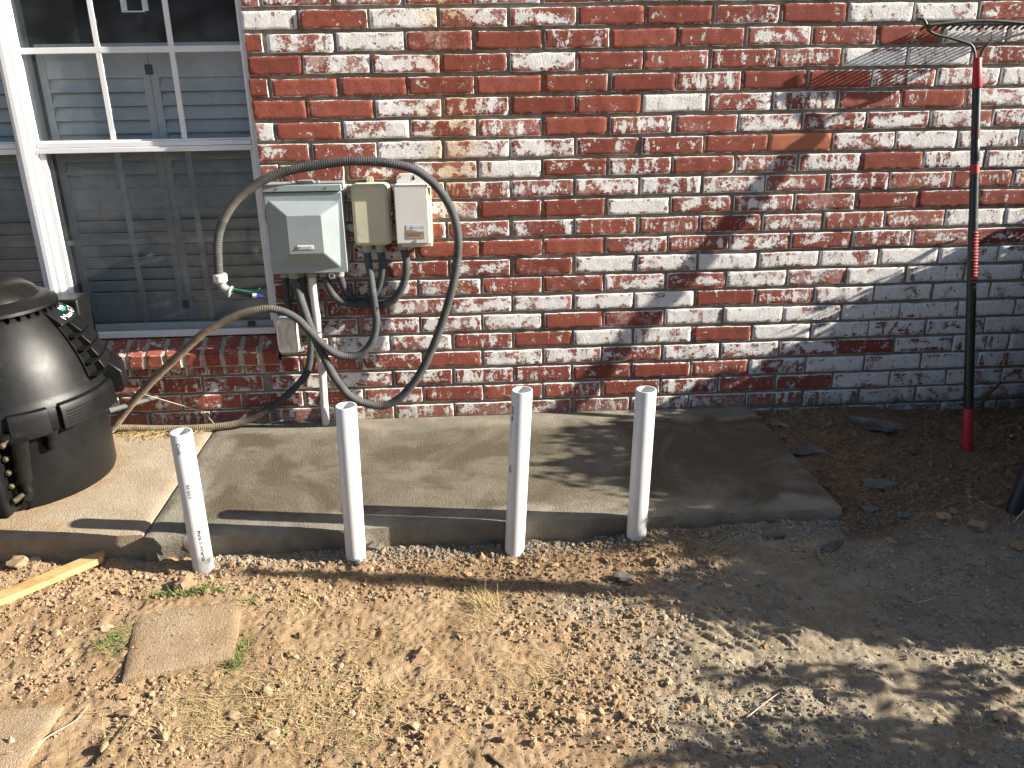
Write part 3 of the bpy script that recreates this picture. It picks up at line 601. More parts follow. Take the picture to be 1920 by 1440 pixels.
m.add(V+V2+V3+B, [[0, 1, 5, 4], [1, 2, 6, 5], [2, 3, 7, 6], [3, 0, 8, 7], [0, 4, 8], [4, 5, 10, 9], [5, 6, 11, 10], [6, 7, 12, 11], [7, 8, 9, 12], [8, 4, 9], [9, 10, 11, 12], [0, 13, 14, 1], [1, 14, 15, 2], [2, 15, 16, 3], [3, 16, 13, 0], [13, 16, 15, 14]])
door = m.build('door', M['gray_panel'], panel, 22, .004, 3)
m = MB(); m.box(-.692, -.632, yp-.0022, yp-.0003, .782, .797); nm = m.build('nameplate', M['white_print'], door, 0, .0006)
m = MB(); m.box(-.682, -.640, yp-.003, yp-.0023, .787, .792); m.build('print_bar', M['faint_print'], door, 0); m = MB(); m.tube([(-.6855, yp-.004, .7885), (-.6855, yp-.002, .7885)], .0034, 8); m.build('rivet', M['dark_print'], door, 0)
for xs in (-.755, -.572):
    m = MB(); m.tube([(xs, YG-.0075, zt-.012), (xs, YG-.005, zt-.012)], .0032, 10); m.build('screw', M['dark_print'], panel, 30)
m = MB(); m.lathe([(0, zt+.012), (.030, zt+.011), (.036, zt+.007), (.036, zt+.0012)], (-.655, -.06), 28); m.build('hub_cover', M['gray_panel'], panel, 30)
for xs in (-.703, -.607): m = MB(); m.tube([(xs, -.06, zt+.002), (xs, -.06, zt+.010)], .006, 8); m.build('screw', M['fitting'], panel, 30)
GF = {'a': at(535, 515, -.055), 'b': at(552, 517, -.07), 'c': at(564, 515, -.045), 'd': at(585, 515, -.06), 'e': at(607, 515, -.055), 'f': at(637, 514, -.06)}
for k, p in GF.items(): fit_(panel, p.x, p.y, zb+.008, .026 if k in 'bd' else .021, .034)
m = MB(); c = at(622, 517, -.09)
for i in range(14): pass
m.tube([c+Vector((.010*math.cos(a), 0, .010*math.sin(a))) for a in np.linspace(0, 2*math.pi, 17)], .0028, 8, False); m.build('padlock_tab', M['white_print'], panel, 50)

cream = thing('timer_box', 'middle wall box, cream plastic with rounded corners', 'electrical box', (-.415, 0, .775))
x0, x1, zb, zt = -.485, -.346, .776, 1.010
m = MB(); m.prism(rrect(x0-.004, x1+.006, zb-.003, zt-.002, .022), -.045, .004); m.build('back_housing', M['cream'], cream, 30, .003)
m = MB(); P = rrect(x0, x1, zb, zt, .020); m.prism(P, -.0735, -.0445); lid = m.build('lid', M['cream'], cream, 30, .0015)
m = MB(); m.prism(rrect(x0+.004, x1-.004, zb+.004, zt-.004, .018), -.079, -.073); m.prism(rrect(x0+.010, x1-.010, zb+.010, zt-.010, .014), -.083, -.0785); m.build('lid_face', M['cream'], cream, 30, .003, 3)
V, Fc = text_mesh('K', .030); m = MB(); m.add([(x+x0+.016, -.0834, z+zb+.042) for x, z, _ in V], Fc); m.add([(x+x0+.0195, -.0833, z+zb+.0395) for x, z, _ in V], Fc); m.build('embossed_letter', M['offwhite'], lid, 0)
m = MB(); c = (x0+x1)/2-.002; m.prism(rrect(c-.013, c+.013, zt-.006, zt+.020, .008), -.006, .003); m.tube([(c, -.007, zt+.009), (c, -.0065, zt+.009)], .004, 10); m.build('mounting_tab', M['cream'], cream, 30, .001)
m = MB(); m.box(x1+.004, x1+.012, -.062, -.03, .882, .900); m.build('hasp', M['cream'], cream, 30, .002)
m = MB(); m.tube([(x1+.009, -.0655, .884), (x1+.009, -.062, .884)], .0045, 10); m.build('screw', M['brass'], cream, 30)
CFt = {'a': at(689, 466, -.045), 'b': at(713, 466, -.045)}
for p in CFt.values(): fit_(cream, p.x, p.y, zb+.001, .0195, .032)

white = thing('chlorinator_box', 'rightmost wall box, off-white metal with a tan and blue sticker', 'electrical box', (-.26, 0, .78))
x0, x1, zb, zt = -.321, -.193, .783, 1.003
m = MB(); m.box(x0, x1, -.10, -.012, zb, zt); m.build('cover', M['offwhite'], white, 30, .004)
m = MB(); m.prism([(x0+.006, zt-.02), (x1+.010, zt-.02), (x1+.010, zt+.012), (x1-.012, zt+.036), (x0+.018, zt+.036), (x0+.006, zt+.026)], -.0115, .003); fl = m.build('mounting_flange', M['offwhite'], white, 30, .002)
m = MB(); c = (x0+x1)/2+.008; m.tube([(c, -.0128, zt+.016), (c, -.012, zt+.016)], .0055, 14); m.box(c-.0022, c+.0022, -.0127, -.012, zt+.018, zt+.028); m.build('keyhole', M['black_hole'], white, 0)
m = MB(); m.tube([(x0+.022, -.0145, zt+.024), (x0+.022, -.012, zt+.024)], .005, 10); m.build('screw', M['fitting'], white, 30)
m = MB(); m.box(x0+.016, x1+.009, -.0935, .003, zb-.015, zt-.012); m.build('back_housing', M['cream'], white, 30, .005)
sx0, sx1, sz0, sz1 = -.281, -.212, .803, .856
m = MB(); m.box(sx0, sx1, -.1012, -.1003, sz0, sz1); stc = m.build('sticker', M['blue_print'], white, 0)
m = MB(); n = 16; V = []
for k in range(n+1):
    x = sx0+.001+(sx1-sx0-.002)*k/n; V += [(x, -.1017, sz0+.001), (x, -.1017, sz0+.031+.0045*math.sin(k/n*5.5+.4))]
m.add(V, [[2*k, 2*k+2, 2*k+3, 2*k+1] for k in range(n)]); m.build('tan_hills', M['tan_print'], stc, 0)
for txt, size, dx, dz in (('IntelliChlor', .0125, .003, .0165), ('Pentair Water', .0072, .027, .0400)):
    V, Fc = text_mesh(txt, size); m = MB(); m.add([(x*1.0+sx0+dx, -.1021, z+sz0+dz) for x, z, _ in V], Fc); m.build('lettering', M['dark_print'], stc, 0)
m = MB(); m.add([(sx0+.005, -.1020, sz0+.0105), (sx0+.048, -.1020, sz0+.0105), (sx0+.048, -.1020, sz0+.0130), (sx0+.005, -.1020, sz0+.0130)], [[0, 1, 2, 3]]); m.build('print_bar', M['dark_print'], stc, 0)
m = MB(); m.add([(sx0+.020, -.1021, sz0+.0385), (sx0+.0235, -.1021, sz0+.0425), (sx0+.020, -.1021, sz0+.0465), (sx0+.0165, -.1021, sz0+.0425)], [[0, 1, 2, 3]]); m.build('logo_diamond', M['dark_print'], stc, 0)
m = MB(); c = Vector((-.248, -.102, zb+.011)); m.tube([c+Vector((0, .003, 0)), c], .005, 10); m.build('screw', M['fitting'], white, 30)
WF = at(755, 462, -.055); fit_(white, WF.x, WF.y, zb+.001, .021, .030)

# ------------------------------------------------------------------ conduits
def conduit(name, label, pts, r, dustf=lambda p: 0., per=.0085, amp=.0015, cat='conduit', group='grey flexible conduits', mat='conduit', elbow=False):
    P = spline(pts, per/3.); s = 0; R = []; rib = []
    for i, p in enumerate(P):
        if i: s += (p-P[i-1]).length
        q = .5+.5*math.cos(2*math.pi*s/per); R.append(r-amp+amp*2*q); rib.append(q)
    n = 12; m = MB(); m.tube(P, R, n, True); me = fastmesh(name, m.v, m.f, True)
    attr(me, 'dust', np.repeat([dustf(p) for p in P], n)); attr(me, 'rib', np.repeat(rib, n)); o = link(name, me, M[mat])
    tag(o, label, cat, group); return o
def T(lst): return [at(x, y, Y) for x, y, Y in lst]
c1 = conduit('flexible_conduit', 'thick grey conduit making the big loop around the three wall boxes', T([(551, 517, -.07), (551, 524, -.07), (557, 540, -.072), (564, 562, -.08), (573, 589, -.09), (580, 609, -.098), (589, 631, -.10), (604, 662, -.10), (613, 680, -.10), (624, 702, -.095), (638, 722, -.09), (653, 740, -.088), (673, 752, -.085), (697, 759, -.08), (722, 760, -.075), (750, 746, -.07), (780, 712, -.065), (800, 676, -.06), (816, 640, -.058), (833, 592, -.056), (847, 543, -.055), (856, 498, -.055), (859, 452, -.058), (852.8, 412, -.064), (838.5, 378, -.072), (815.8, 347, -.085), (784, 321, -.10), (750, 310, -.108), (707.5, 303.6, -.112), (653, 302.7, -.116), (594, 310, -.12), (539.5, 321, -.125), (494, 338, -.13), (448, 370, -.14), (423, 404, -.15), (411, 435, -.155), (408, 464, -.16), (409, 495, -.165), (410, 514, -.165)]), .0168, lambda p: .42*max(0, min(1, (-.62-p.x)/.3)) if p.z > .9 else .05)
e = at(413, 521, -.165)
m = MB(); m.lathe([(0, e.z+.016), (.022, e.z+.016), (.026, e.z+.012), (.026, e.z-.012), (.021, e.z-.018), (0, e.z-.018)], (e.x, e.y), 18)
elb = m.build('elbow_nut', M['offwhite'], c1, 35); elb.matrix_parent_inverse = Matrix.Identity(4)
ep = T([(414, 529, -.165), (418, 538, -.166), (426, 544, -.168), (434, 547, -.17)]); m = MB(); m.tube(spline(ep, .004), .0165, 14); m.build('elbow', M['fitting'], c1, 40)
m = MB(); m.tube([at(431, 546, -.17), at(433.5, 547, -.17)], .022, 16); m.build('elbow_ring', M['offwhite'], c1, 40)
m = MB(); m.tube(spline(T([(434, 541, -.17), (455, 545, -.175), (474, 548, -.178), (487, 541, -.18)]), .004), .0036, 8); m.build('green_wire', M['wire_green'], c1, 50)
m = MB(); m.tube(spline(T([(434, 545, -.17), (455, 551, -.175), (474, 555, -.178)]), .004), .003, 8); m.tube(spline(T([(434, 547, -.172), (452, 554, -.177), (474, 556.5, -.18)]), .004), .003, 8); m.build('black_wire', M['wire_black'], c1, 50)
m = MB(); m.tube(T([(474, 554, -.178), (483, 555, -.178)]), [.0085, .0085], 12); m.build('clear_sleeve', M['blue_print'], c1, 40)
m = MB(); m.tube(T([(483, 555, -.178), (487, 555.5, -.178), (493, 556, -.178)]), [.011, .009, .005], 8); m.build('wire_nut', M['wire_blue'], c1, 30)
dz = lambda p: max(0, min(1, (-.78-p.x)/.18))
c2 = conduit('flexible_conduit', 'grey to tan dusty conduit arching from the cream box across the window to the heater', T([(689, 466, -.045), (689, 475, -.045), (692, 498, -.05), (696, 526, -.06), (699, 549, -.068), (703, 578, -.07), (705.5, 606, -.07), (699, 637, -.073), (682, 660, -.08), (659, 669, -.09), (631, 664, -.105), (605, 646, -.118), (579, 620, -.125), (557, 597.5, -.13), (528, 583, -.135), (499.6, 579, -.14), (465, 585, -.145), (437, 595, -.145), (408, 609, -.145), (380, 626, -.145), (342.5, 659, -.14), (309, 691, -.13), (275, 725, -.12), (245, 759, -.11), (219, 793, -.10), (200, 815, -.10)]), .0150, dz)
c3 = conduit('flexible_conduit', 'short grey conduit hanging in a U from the cream box to the grey box', T([(713, 466, -.045), (714, 474, -.045), (717.5, 495, -.046), (715, 523.5, -.047), (707.5, 546, -.045), (693, 563, -.043), (676, 571, -.045), (659, 570.5, -.047), (636, 563, -.05), (622, 549, -.053), (612, 526, -.055), (607, 514, -.055)]), .0150)
c4 = conduit('flexible_conduit', 'grey conduit curving from the off-white box down and back to the grey box', T([(755, 462, -.055), (757, 468, -.055), (761.7, 486, -.055), (761, 515, -.055), (753, 540.5, -.053), (739, 560.5, -.05), (719, 571.5, -.047), (700, 573, -.024), (673, 565, -.022), (656, 555, -.03), (645, 538, -.045), (638, 520.6, -.058), (637, 513, -.06)]), .0150)
c5 = conduit('flexible_conduit', 'short grey conduit dropping straight behind the clear outlet cover', T([(535, 515, -.055), (535, 530, -.05), (537, 550, -.045), (540, 573, -.035), (542, 596, -.03), (542, 620, -.025)]), .0135, amp=.0003)
c6 = conduit('flexible_conduit', 'grey conduit running down from the grey box and along the wall foot to the heater', T([(564, 515, -.045), (565, 528, -.045), (571, 551, -.045), (577, 575, -.045), (581, 604, -.045), (583, 633, -.045), (583, 655.6, -.045), (581, 678, -.045), (575.6, 698, -.045), (564, 715.6, -.045), (546.7, 733, -.046), (526.7, 751, -.048), (500, 769, -.05), (470, 785, -.052), (447, 793.5, -.055), (418, 799, -.06), (383, 802, -.062), (337.5, 804, -.062), (291.7, 804, -.06), (241, 803, -.058), (200, 803, -.06)]), .0150, lambda p: max(0, min(1, (-.9-p.x)/.2)))
rc = thing('rigid_conduit', 'straight white painted conduit from the grey box down into the concrete', 'conduit', at(610, 795, -.035))
p1 = T([(585, 512, -.06), (586, 530, -.058), (589, 555.6, -.052), (593, 589, -.045), (597, 624, -.040), (601, 667, -.037), (604, 692, -.036)]); p2 = T([(604, 690, -.036), (607, 740, -.036), (610.5, 797, -.035)])
p2[-1].z = -.02
m = MB(); m.tube(spline(p1, .01), .0172, 18); m.build('upper_length', M['conduit_white'], rc, 40)
m = MB(); m.tube(p2, .0158, 18); m.tube([p2[0]+Vector((0, 0, .004)), p2[0]-Vector((0, 0, .014))], .0182, 18); m.build('lower_length', M['conduit_white'], rc, 40)
m = MB(); c = at(597, 622, -.040); m.tube([c+Vector((.021*math.cos(a), .021*math.sin(a), .006*math.cos(a))) for a in np.linspace(0, 2*math.pi, 21)], .0022, 6, False); m.tube([c+Vector((.018, -.014, .004)), c+Vector((.032, -.022, .012))], .0016, 6); m.build('cable_tie', M['zip'], rc, 40)
m = MB(); c = at(698, 568, -.062)
m.tube([c+Vector((.024*math.cos(a), .016*math.sin(a)+.008, -.010*math.cos(a))) for a in np.linspace(0, 2*math.pi, 21)], .002, 6, False); m.tube([c+Vector((.0, -.012, .002)), c+Vector((.03, -.022, -.022))], .0015, 6)
o = m.build('cable_tie', M['zip'], None, 40); tag(o, 'black cable tie holding the crossing conduits under the cream box', 'cable tie')
m = MB(); m.tube(spline(T([(642, 546, -.02), (638, 575, -.016), (635, 600, -.015), (630, 650, -.014), (624, 690, -.016), (618, 735, -.015)]), .01), .0013, 6); o = m.build('thin_wire', M['wire_black'], None, 50); tag(o, 'thin dark wire hanging against the brick below the grey box', 'wire')
m = MB(); m.tube(spline(T([(238, 732, -.10), (275, 741, -.08), (330, 757, -.05), (378, 772, -.03), (402, 789, -.03), (440, 796, -.04), (490, 796, -.04), (545, 785, -.015)]), .01), .0018, 6); m.tube(spline(T([(330, 750, -.02), (362, 768, -.03), (385, 778, -.03), (405, 798, -.06)]), .01), .0014, 6); c = at(378, 772, -.033); m.lathe([(0, c.z+.008), (.007, c.z+.004), (.008, c.z-.003), (0, c.z-.009)], (c.x, c.y), 8); o = m.build('loose_wire', M['twine'], None, 50); tag(o, 'pale knotted wire trailing from the heater along the wall foot', 'wire')

# clear weatherproof cover over an outlet below the window corner
cov = thing('outlet_cover', 'yellowed clear plastic outlet cover below the window corner', 'outlet cover', at(537, 631, 0))
a = at(513, 599, -.085); d = at(561, 664, -.085); xc = (a.x+d.x)/2; zc = (a.z+d.z)/2; hw = (d.x-a.x)/2; hh = (a.z-d.z)/2
m = MB(); outl = rrect(xc-hw, xc+hw, zc-hh, zc+hh, .018, 4); inn = rrect(xc-hw+.007, xc+hw-.007, zc-hh+.007, zc+hh-.007, .014, 4); n = len(outl)
V = [(x, -.012, z) for x, z in outl]+[(x, -.068, z) for x, z in outl]+[(x, -.080, z) for x, z in inn]
m.add(V, [[i, (i+1) % n, n+(i+1) % n, n+i] for i in range(n)]+[[n+i, n+(i+1) % n, 2*n+(i+1) % n, 2*n+i] for i in range(n)]+[[2*n+i for i in range(n)][::-1]]); m.build('clear_hood', M['clear_plastic'], cov, 40)
m = MB(); m.tube(spline([(xc+.018, -.082, zc+.05), (xc+.002, -.087, zc+.025), (xc-.002, -.088, zc), (xc+.002, -.087, zc-.025), (xc+.018, -.082, zc-.05)], .006), .0038, 8); m.tube(spline([(xc-.030, -.082, zc+.045), (xc-.022, -.085, zc), (xc-.030, -.082, zc-.045)], .006), .002, 8); m.build('moulded_rib', M['offwhite'], cov, 50)
m = MB(); m.box(xc-.026, xc+.026, -.02, .003, zc-.046, zc+.046); m.build('outlet_box', M['fitting'], cov, 30, .004)
m = MB(); m.box(xc-.014, xc+.014, -.024, -.0205, zc-.03, zc+.03); m.build('outlet_face', M['offwhite'], cov, 30, .004)

# ------------------------------------------------------------------ rake leaning on the wall
rb_, rn = Vector((1.915, -.424, -.085)), Vector((1.878, -.086, 1.424))
rake = thing('garden_rake', 'bow rake with black pole and red sleeves leaning on the brick wall', 'rake', rb_)
def on_pole(py):                                     # fraction along the pole at image height py
    lo, hi = 0., 1.1
    for _ in range(40):
        mid = (lo+hi)/2; p = rb_+(rn-rb_)*mid; v = np.array(p)-CAM; yy = 720-FPX*(v@CU)/(v@CF)
        if yy > py: lo = mid
        else: hi = mid
    return rb_+(rn-rb_)*lo
def seg(name, y0, y1, r0, r1, mat, parent=rake):
    m = MB(); a, b = on_pole(y0), on_pole(y1); m.tube([a, a+(b-a)*.02, a+(b-a)*.98, b], [r0*.93, r0, r1, r1*.93], 20); return m.build(name, M[mat], parent, 40)
seg('pole', 800, 158, .0165, .0155, 'rake_pole'); seg('grip', 868, 766, .0200, .0188, 'rake_red'); seg('sleeve', 766, 410, .0180, .0172, 'rake_pole')
seg('collar', 166, 109, .0185, .0138, 'rake_red'); seg('ring', 326, 309, .0172, .0168, 'rake_red'); seg('label_band', 304, 262, .0158, .0157, 'blue_label')
a, b = on_pole(530), on_pole(432); m = MB(); ax = (b-a).normalized(); s1 = ax.cross(Vector((0, -1, 0))).normalized(); s2 = ax.cross(s1)
for k in range(17):
    p = a+(b-a)*(k+.5)/17; m.tube([p+(s1*math.cos(t)+Vector((0, -1, 0))*math.sin(t))*(.0172+.001*(k % 2)) for t in np.linspace(.3, 2.0+.15*math.sin(k*2.), 11)], .0036, 8)
m.build('grip_ridges', M['rake_red'], rake, 40)
a, b = on_pole(258), on_pole(243); m = MB(); m.tube([a, b], [.0160, .0159], 20); m.build('worn_band', plain('worn_red', (.11, .02, .02), .6, .3, .5, 60), rake, 40)
YB = -.078; hl = at(1742, 47, YB); hc = Vector((1.882, YB, 1.555)); hr = Vector((hc.x*2-hl.x, YB, hl.z-.002)); zb_ = hl.z
m = MB(); m.tube(spline([hl, hc+Vector((0, 0, -.003)), hr], .02), .0062, 10); hbar = m.build('head_bar', M['rake_iron'], rake, 40)
for k in range(15):
    p = hl+(hr-hl)*(k+.3)/14.6; m = MB(); m.tube(spline([p+Vector((0, .002, 0)), p+Vector((0, .030, .001)), p+Vector((0, .062, -.008)), p+Vector((0, .073, -.014))], .006), [.0052]*0 or .0046, 8); m.build('tine', M['rake_iron'], rake, 40)
for sgn in (-1, 1):
    P = [(.010*sgn, 0, 0), (.014*sgn, .002, .020), (.030*sgn, .004, .045), (.066*sgn, .006, .058), (.118*sgn, .010, .072), (.165*sgn, .013, .083), (.196*sgn, .015, .098), (.207*sgn, .017, .120), (.222*sgn, .019, .137), (.243*sgn, .022, .137)]
    P = [rn+Vector(p) for p in P]; m = MB(); m.tube(spline(P, .008), .0052, 10); m.build('bow_arm', M['rake_iron'], rake, 40)

# dark post at the right edge
p0 = Vector((1.765, -.93, -.12)); m = MB(); m.tube([p0, p0+Vector((.02, .012, .12)), p0+Vector((.30, .16, 1.0))], [.027, .026, .022], 16); o = m.build('dark_stake', M['blue_label'], None, 40); tag(o, 'dark blue-black stake leaning out of the soil at the right edge', 'stake')
m = MB(); m.tube(spline([p0+Vector((-.06, -.05, .05)), p0+Vector((-.01, -.04, .09)), p0+Vector((.05, -.03, .17)), p0+Vector((.12, -.02, .26))], .01), .0022, 6); o = m.build('straw_stalk', M['twine'], None, 40); tag(o, 'pale dry stem crossing the dark stake', 'stem')

# ------------------------------------------------------------------ board and stepping stones
q0 = Vector((-1.49, -1.145, 0)); q1 = Vector((-1.262, -.915, 0)); d = (q1-q0).normalized(); q0 -= d*.5; nrm = Vector((-d.y, d.x, 0)); W2 = .026
zz0, zz1 = -.046, -.042; m = MB(); L_ = (q1-q0).length; n = 24; V = []
for k in range(n+1):
    p = q0+d*L_*k/n; z = zz0+(zz1-zz0)*k/n
    for (s_, h_) in ((-1, 0), (1, 0), (1, -.020), (-1, -.020)): V.append(p+nrm*W2*s_*(1-.25*(k == n))+Vector((0, 0, z+h_))+(d*(.012*s_) if k == n else Vector((0, 0, 0))))
m.add(V, [[4*k+a, 4*k+4+a, 4*k+4+(a+1) % 4, 4*k+(a+1) % 4] for k in range(n) for a in range(4)]+[[0, 1, 2, 3], [4*n+3, 4*n+2, 4*n+1, 4*n]])
o = m.build('wooden_board', M['pine'], None, 30, .002); tag(o, 'narrow yellow pine board lying on the soil beside the old pad', 'board')
def paver(pxs, z, label, seed, th=.04):
    C4 = [atz(x, y, zz) for (x, y), zz in zip(pxs, z)]; n = 26; V = []; dirt = []
    for i in range(n+1):
        for j in range(n+1):
            u, v = i/n, j/n; p = (C4[0]*(1-u)+C4[1]*u)*(1-v)+(C4[3]*(1-u)+C4[2]*u)*v; e_ = min(u, 1-u, v, 1-v)
            x, y = np.array([p.x]), np.array([p.y]); zz = p.z+.004*(fbm(x*9, y*9, 3, seed)[0]-.5)-(.006*math.exp(-e_*40))
            if e_ < 1e-6: p = p+Vector((.003*(fbm(x*25, y*25, 2, seed)[0]-.5), .005*(fbm(x*25, y*25, 2, seed+5)[0]-.5), 0))
            V.append((p.x, p.y, zz)); dirt.append(float(np.clip(2.*fbm(x*7, y*7, 3, seed+9)[0]-.8+.5*math.exp(-e_*12), 0, 1)))
    I = np.arange((n+1)**2).reshape(n+1, n+1); F = [list(q) for q in np.stack([I[:-1, :-1], I[1:, :-1], I[1:, 1:], I[:-1, 1:]], -1).reshape(-1, 4)]
    rim = list(I[:, 0])+list(I[-1, 1:])+list(I[-2::-1, -1])+list(I[0, -2:0:-1]); b_ = len(V); V += [(V[i][0], V[i][1], V[i][2]-th) for i in rim]; dirt += [.6]*len(rim); k = len(rim)
    F += [[rim[i], rim[(i+1) % k], b_+(i+1) % k, b_+i] for i in range(k)]+[list(range(b_, b_+k))]
    bm = bmesh.new(); me = fastmesh('stepping_stone', V, F); bm.from_mesh(me); bmesh.ops.recalc_face_normals(bm, faces=bm.faces); bm.to_mesh(me); bm.free(); me.set_sharp_from_angle(angle=math.radians(50)); attr(me, 'dirt', dirt)
    return tag(link('stepping_stone', me, M['paver']), label, 'stepping stone', 'dusty square stepping stones')
paver([(228, 1272), (437, 1232), (454, 1121), (254, 1150)], [-.066, -.066, -.066, -.070], 'dusty square stepping stone with green grass growing round its edges', 3)
paver([(-170, 1470), (38, 1447), (118, 1321), (-70, 1330)], [-.075]*4, 'dusty stepping stone cut off by the corner of the photo', 7)
paver([(1350, 1560), (1560, 1565), (1455, 1431), (1406, 1433)], [-.078]*4, 'pale stone tip peeking in below the dappled shade', 9)

# ------------------------------------------------------------------ stones, clods, gravel
def ico(sub):
    bm = bmesh.new(); bmesh.ops.create_icosphere(bm, subdivisions=sub, radius=1); V = np.array([v.co[:] for v in bm.verts]); F = np.array([[v.index for v in f.verts] for f in bm.faces]); bm.free(); return V, F
I1 = ico(1); I2 = ico(2); I3 = ico(3)
def rockshape(base, r, cuts=7, lump=.18):
    V = base.copy()
    for _ in range(cuts):
        nrm = r.normal(size=3); nrm /= np.linalg.norm(nrm); d = r.uniform(.5, .85); k = V@nrm-d; V -= np.outer(np.maximum(k, 0), nrm)
    a = r.uniform(0, 9); V = V*(1+lump*(fbm(V[:, 0]*2.2+a, V[:, 1]*2.2+V[:, 2]*1.7+a, 3, 4)-.5)[:, None]*2); return V
def rot(r):
    q = r.normal(size=4); q /= np.linalg.norm(q); return np.array(Quaternion(q).to_matrix())
protos = [rockshape(I1[0], rng, 5, .25) for _ in range(24)]; protos2 = [rockshape(I2[0], rng, 6, .25) for _ in range(16)]
def scatter(name, mat, it):
    """rough grains (x, y, size, tint, base height) as one mesh; big ones get the finer shape and sit sunk in the soil"""
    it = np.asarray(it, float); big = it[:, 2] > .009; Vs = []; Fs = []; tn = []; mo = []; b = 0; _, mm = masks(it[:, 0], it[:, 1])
    for ps, F, sel in ((protos, I1[1], ~big), (protos2, I2[1], big)):
        pick = rng.integers(len(ps), size=len(it))
        for k, base in enumerate(ps):
            j = np.where(sel & (pick == k))[0]; n = len(j)
            if not n: continue
            q = rng.normal(size=(n, 4)); q /= np.linalg.norm(q, axis=1)[:, None]; w, x, y, z = q.T
            R = np.stack([1-2*(y*y+z*z), 2*(x*y-z*w), 2*(x*z+y*w), 2*(x*y+z*w), 1-2*(x*x+z*z), 2*(y*z-x*w), 2*(x*z-y*w), 2*(y*z+x*w), 1-2*(x*x+y*y)], -1).reshape(n, 3, 3)
            sc = np.stack([np.ones(n), rng.uniform(.7, 1, n), rng.uniform(.55, .85, n)], -1); sz = it[j, 2]
            V = np.einsum('nij,nvj->nvi', R, base[None]*sc[:, None])*sz[:, None, None]; off = np.where(sz < .009, rng.uniform(0, .35, n), rng.uniform(-.25, .1, n))*sz
            V = V+np.stack([it[j, 0], it[j, 1], it[j, 4]+off], -1)[:, None]; m = len(base); Vs.append(V.reshape(-1, 3)); Fs.append((F[None]+b+np.arange(n)[:, None, None]*m).reshape(-1, 3)); b += n*m
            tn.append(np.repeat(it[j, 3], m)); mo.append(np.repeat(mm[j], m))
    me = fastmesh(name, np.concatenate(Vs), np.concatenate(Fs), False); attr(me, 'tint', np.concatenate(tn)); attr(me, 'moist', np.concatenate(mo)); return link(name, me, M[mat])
def onpad(x, y): return (-3.4 < x < 1.175) and y > -.925
U = rng.uniform
def keepgrain(x, y, p):
    pad_ = (x < 1.175) & (y > -.925); st = ((x > -1.07) & (x < -.72) & (y > -1.48) & (y < -1.15)) | ((x < -1.12) & (y < -1.57)); return (U(size=len(x)) < p) & ~pad_ & ~st
n = 210000; x = U(-1.7, 2.45, n); y = U(-2.0, 0, n); g_, m_ = masks(x, y); p = (.10+.5*sst(.34, .62, fbm(x*3., y*3., 3, 61)))*(1-.86*g_)
p = np.where((x > 1.15) & (y > -.98), np.maximum(p, .55), p); p = np.where((y > -1.2) & (x < .75), np.maximum(p, .5), p); k = keepgrain(x, y, p*.9); x, y = x[k], y[k]; n = len(x)
pt = sst(.44, .62, fbm(x*3., y*3., 3, 61)); sz = .0011+.0012*rng.exponential(size=n)*np.where((x > 1.15) & (y > -1), 2.1, np.where(y > -1.2, 1.7, .85+1.15*pt)); sz = np.minimum(sz, np.where(y > -1.25, .014, .010)); bigs = U(size=n) < np.where((x > 1.15) & (y > -1), .02, .004+.006*pt); sz = np.where(bigs, U(.009, .021, n), sz)
items = np.stack([x, y, sz, U(size=n), gh(x, y)], -1)
n = 90000; x = U(.0, 2.4, n); y = U(-2.0, -.02, n); g_, m_ = masks(x, y); p = g_*(.06+.55*sst(.42, .66, fbm(x*4., y*4., 3, 91)))*(1-.6*np.exp(-((x-.85)/.4)**2-((y+1.45)/.2)**2))+.02
p = np.maximum(p, .75*np.exp(-((x-1.27)/.10)**2-((y+.16)/.10)**2)); p = np.maximum(p, .6*np.exp(-((x-1.4)/.25)**2-((y+.88)/.10)**2)); p = np.maximum(p, .9*np.exp(-((x-.62)/.13)**2-((y+1.12)/.07)**2))
k = keepgrain(x, y, p); x, y = x[k], y[k]; xe = U(-.95, 1.3, 6500); ye = -.922-np.abs(rng.normal(0, .032, 6500)); x = np.concatenate([x, xe]); y = np.concatenate([y, ye]); n = len(x)
gitems = np.stack([x, y, np.minimum(.0013+.0017*rng.exponential(size=n), .009), U(size=n)**1.3, gh(x, y)], -1)
crumbs = []
for _ in range(260):
    x = rng.uniform(-1.06, -.73); y = rng.uniform(-1.49, -1.16); d = fbm(np.array([x*14]), np.array([y*14]), 3, 71)[0]
    u = (x+1.066)/.30; inside = -1.06+.31*max(0, (-1.2-y))*.2 < x < -.735 and -1.47+.07*u < y < -1.21+.06*u
    if inside and d > .5: crumbs.append((x, y, .0009+.0008*rng.exponential(), rng.uniform(), -.0655))
tag(scatter('soil_clods', 'clod', np.concatenate([items, np.array(crumbs)])), 'loose brown crumbs and clods of soil over the bare ground', 'soil', kind='stuff')
tag(scatter('gravel', 'gravel', gitems), 'fine grey gravel and concrete crumbs along the pad edge', 'gravel', kind='stuff')
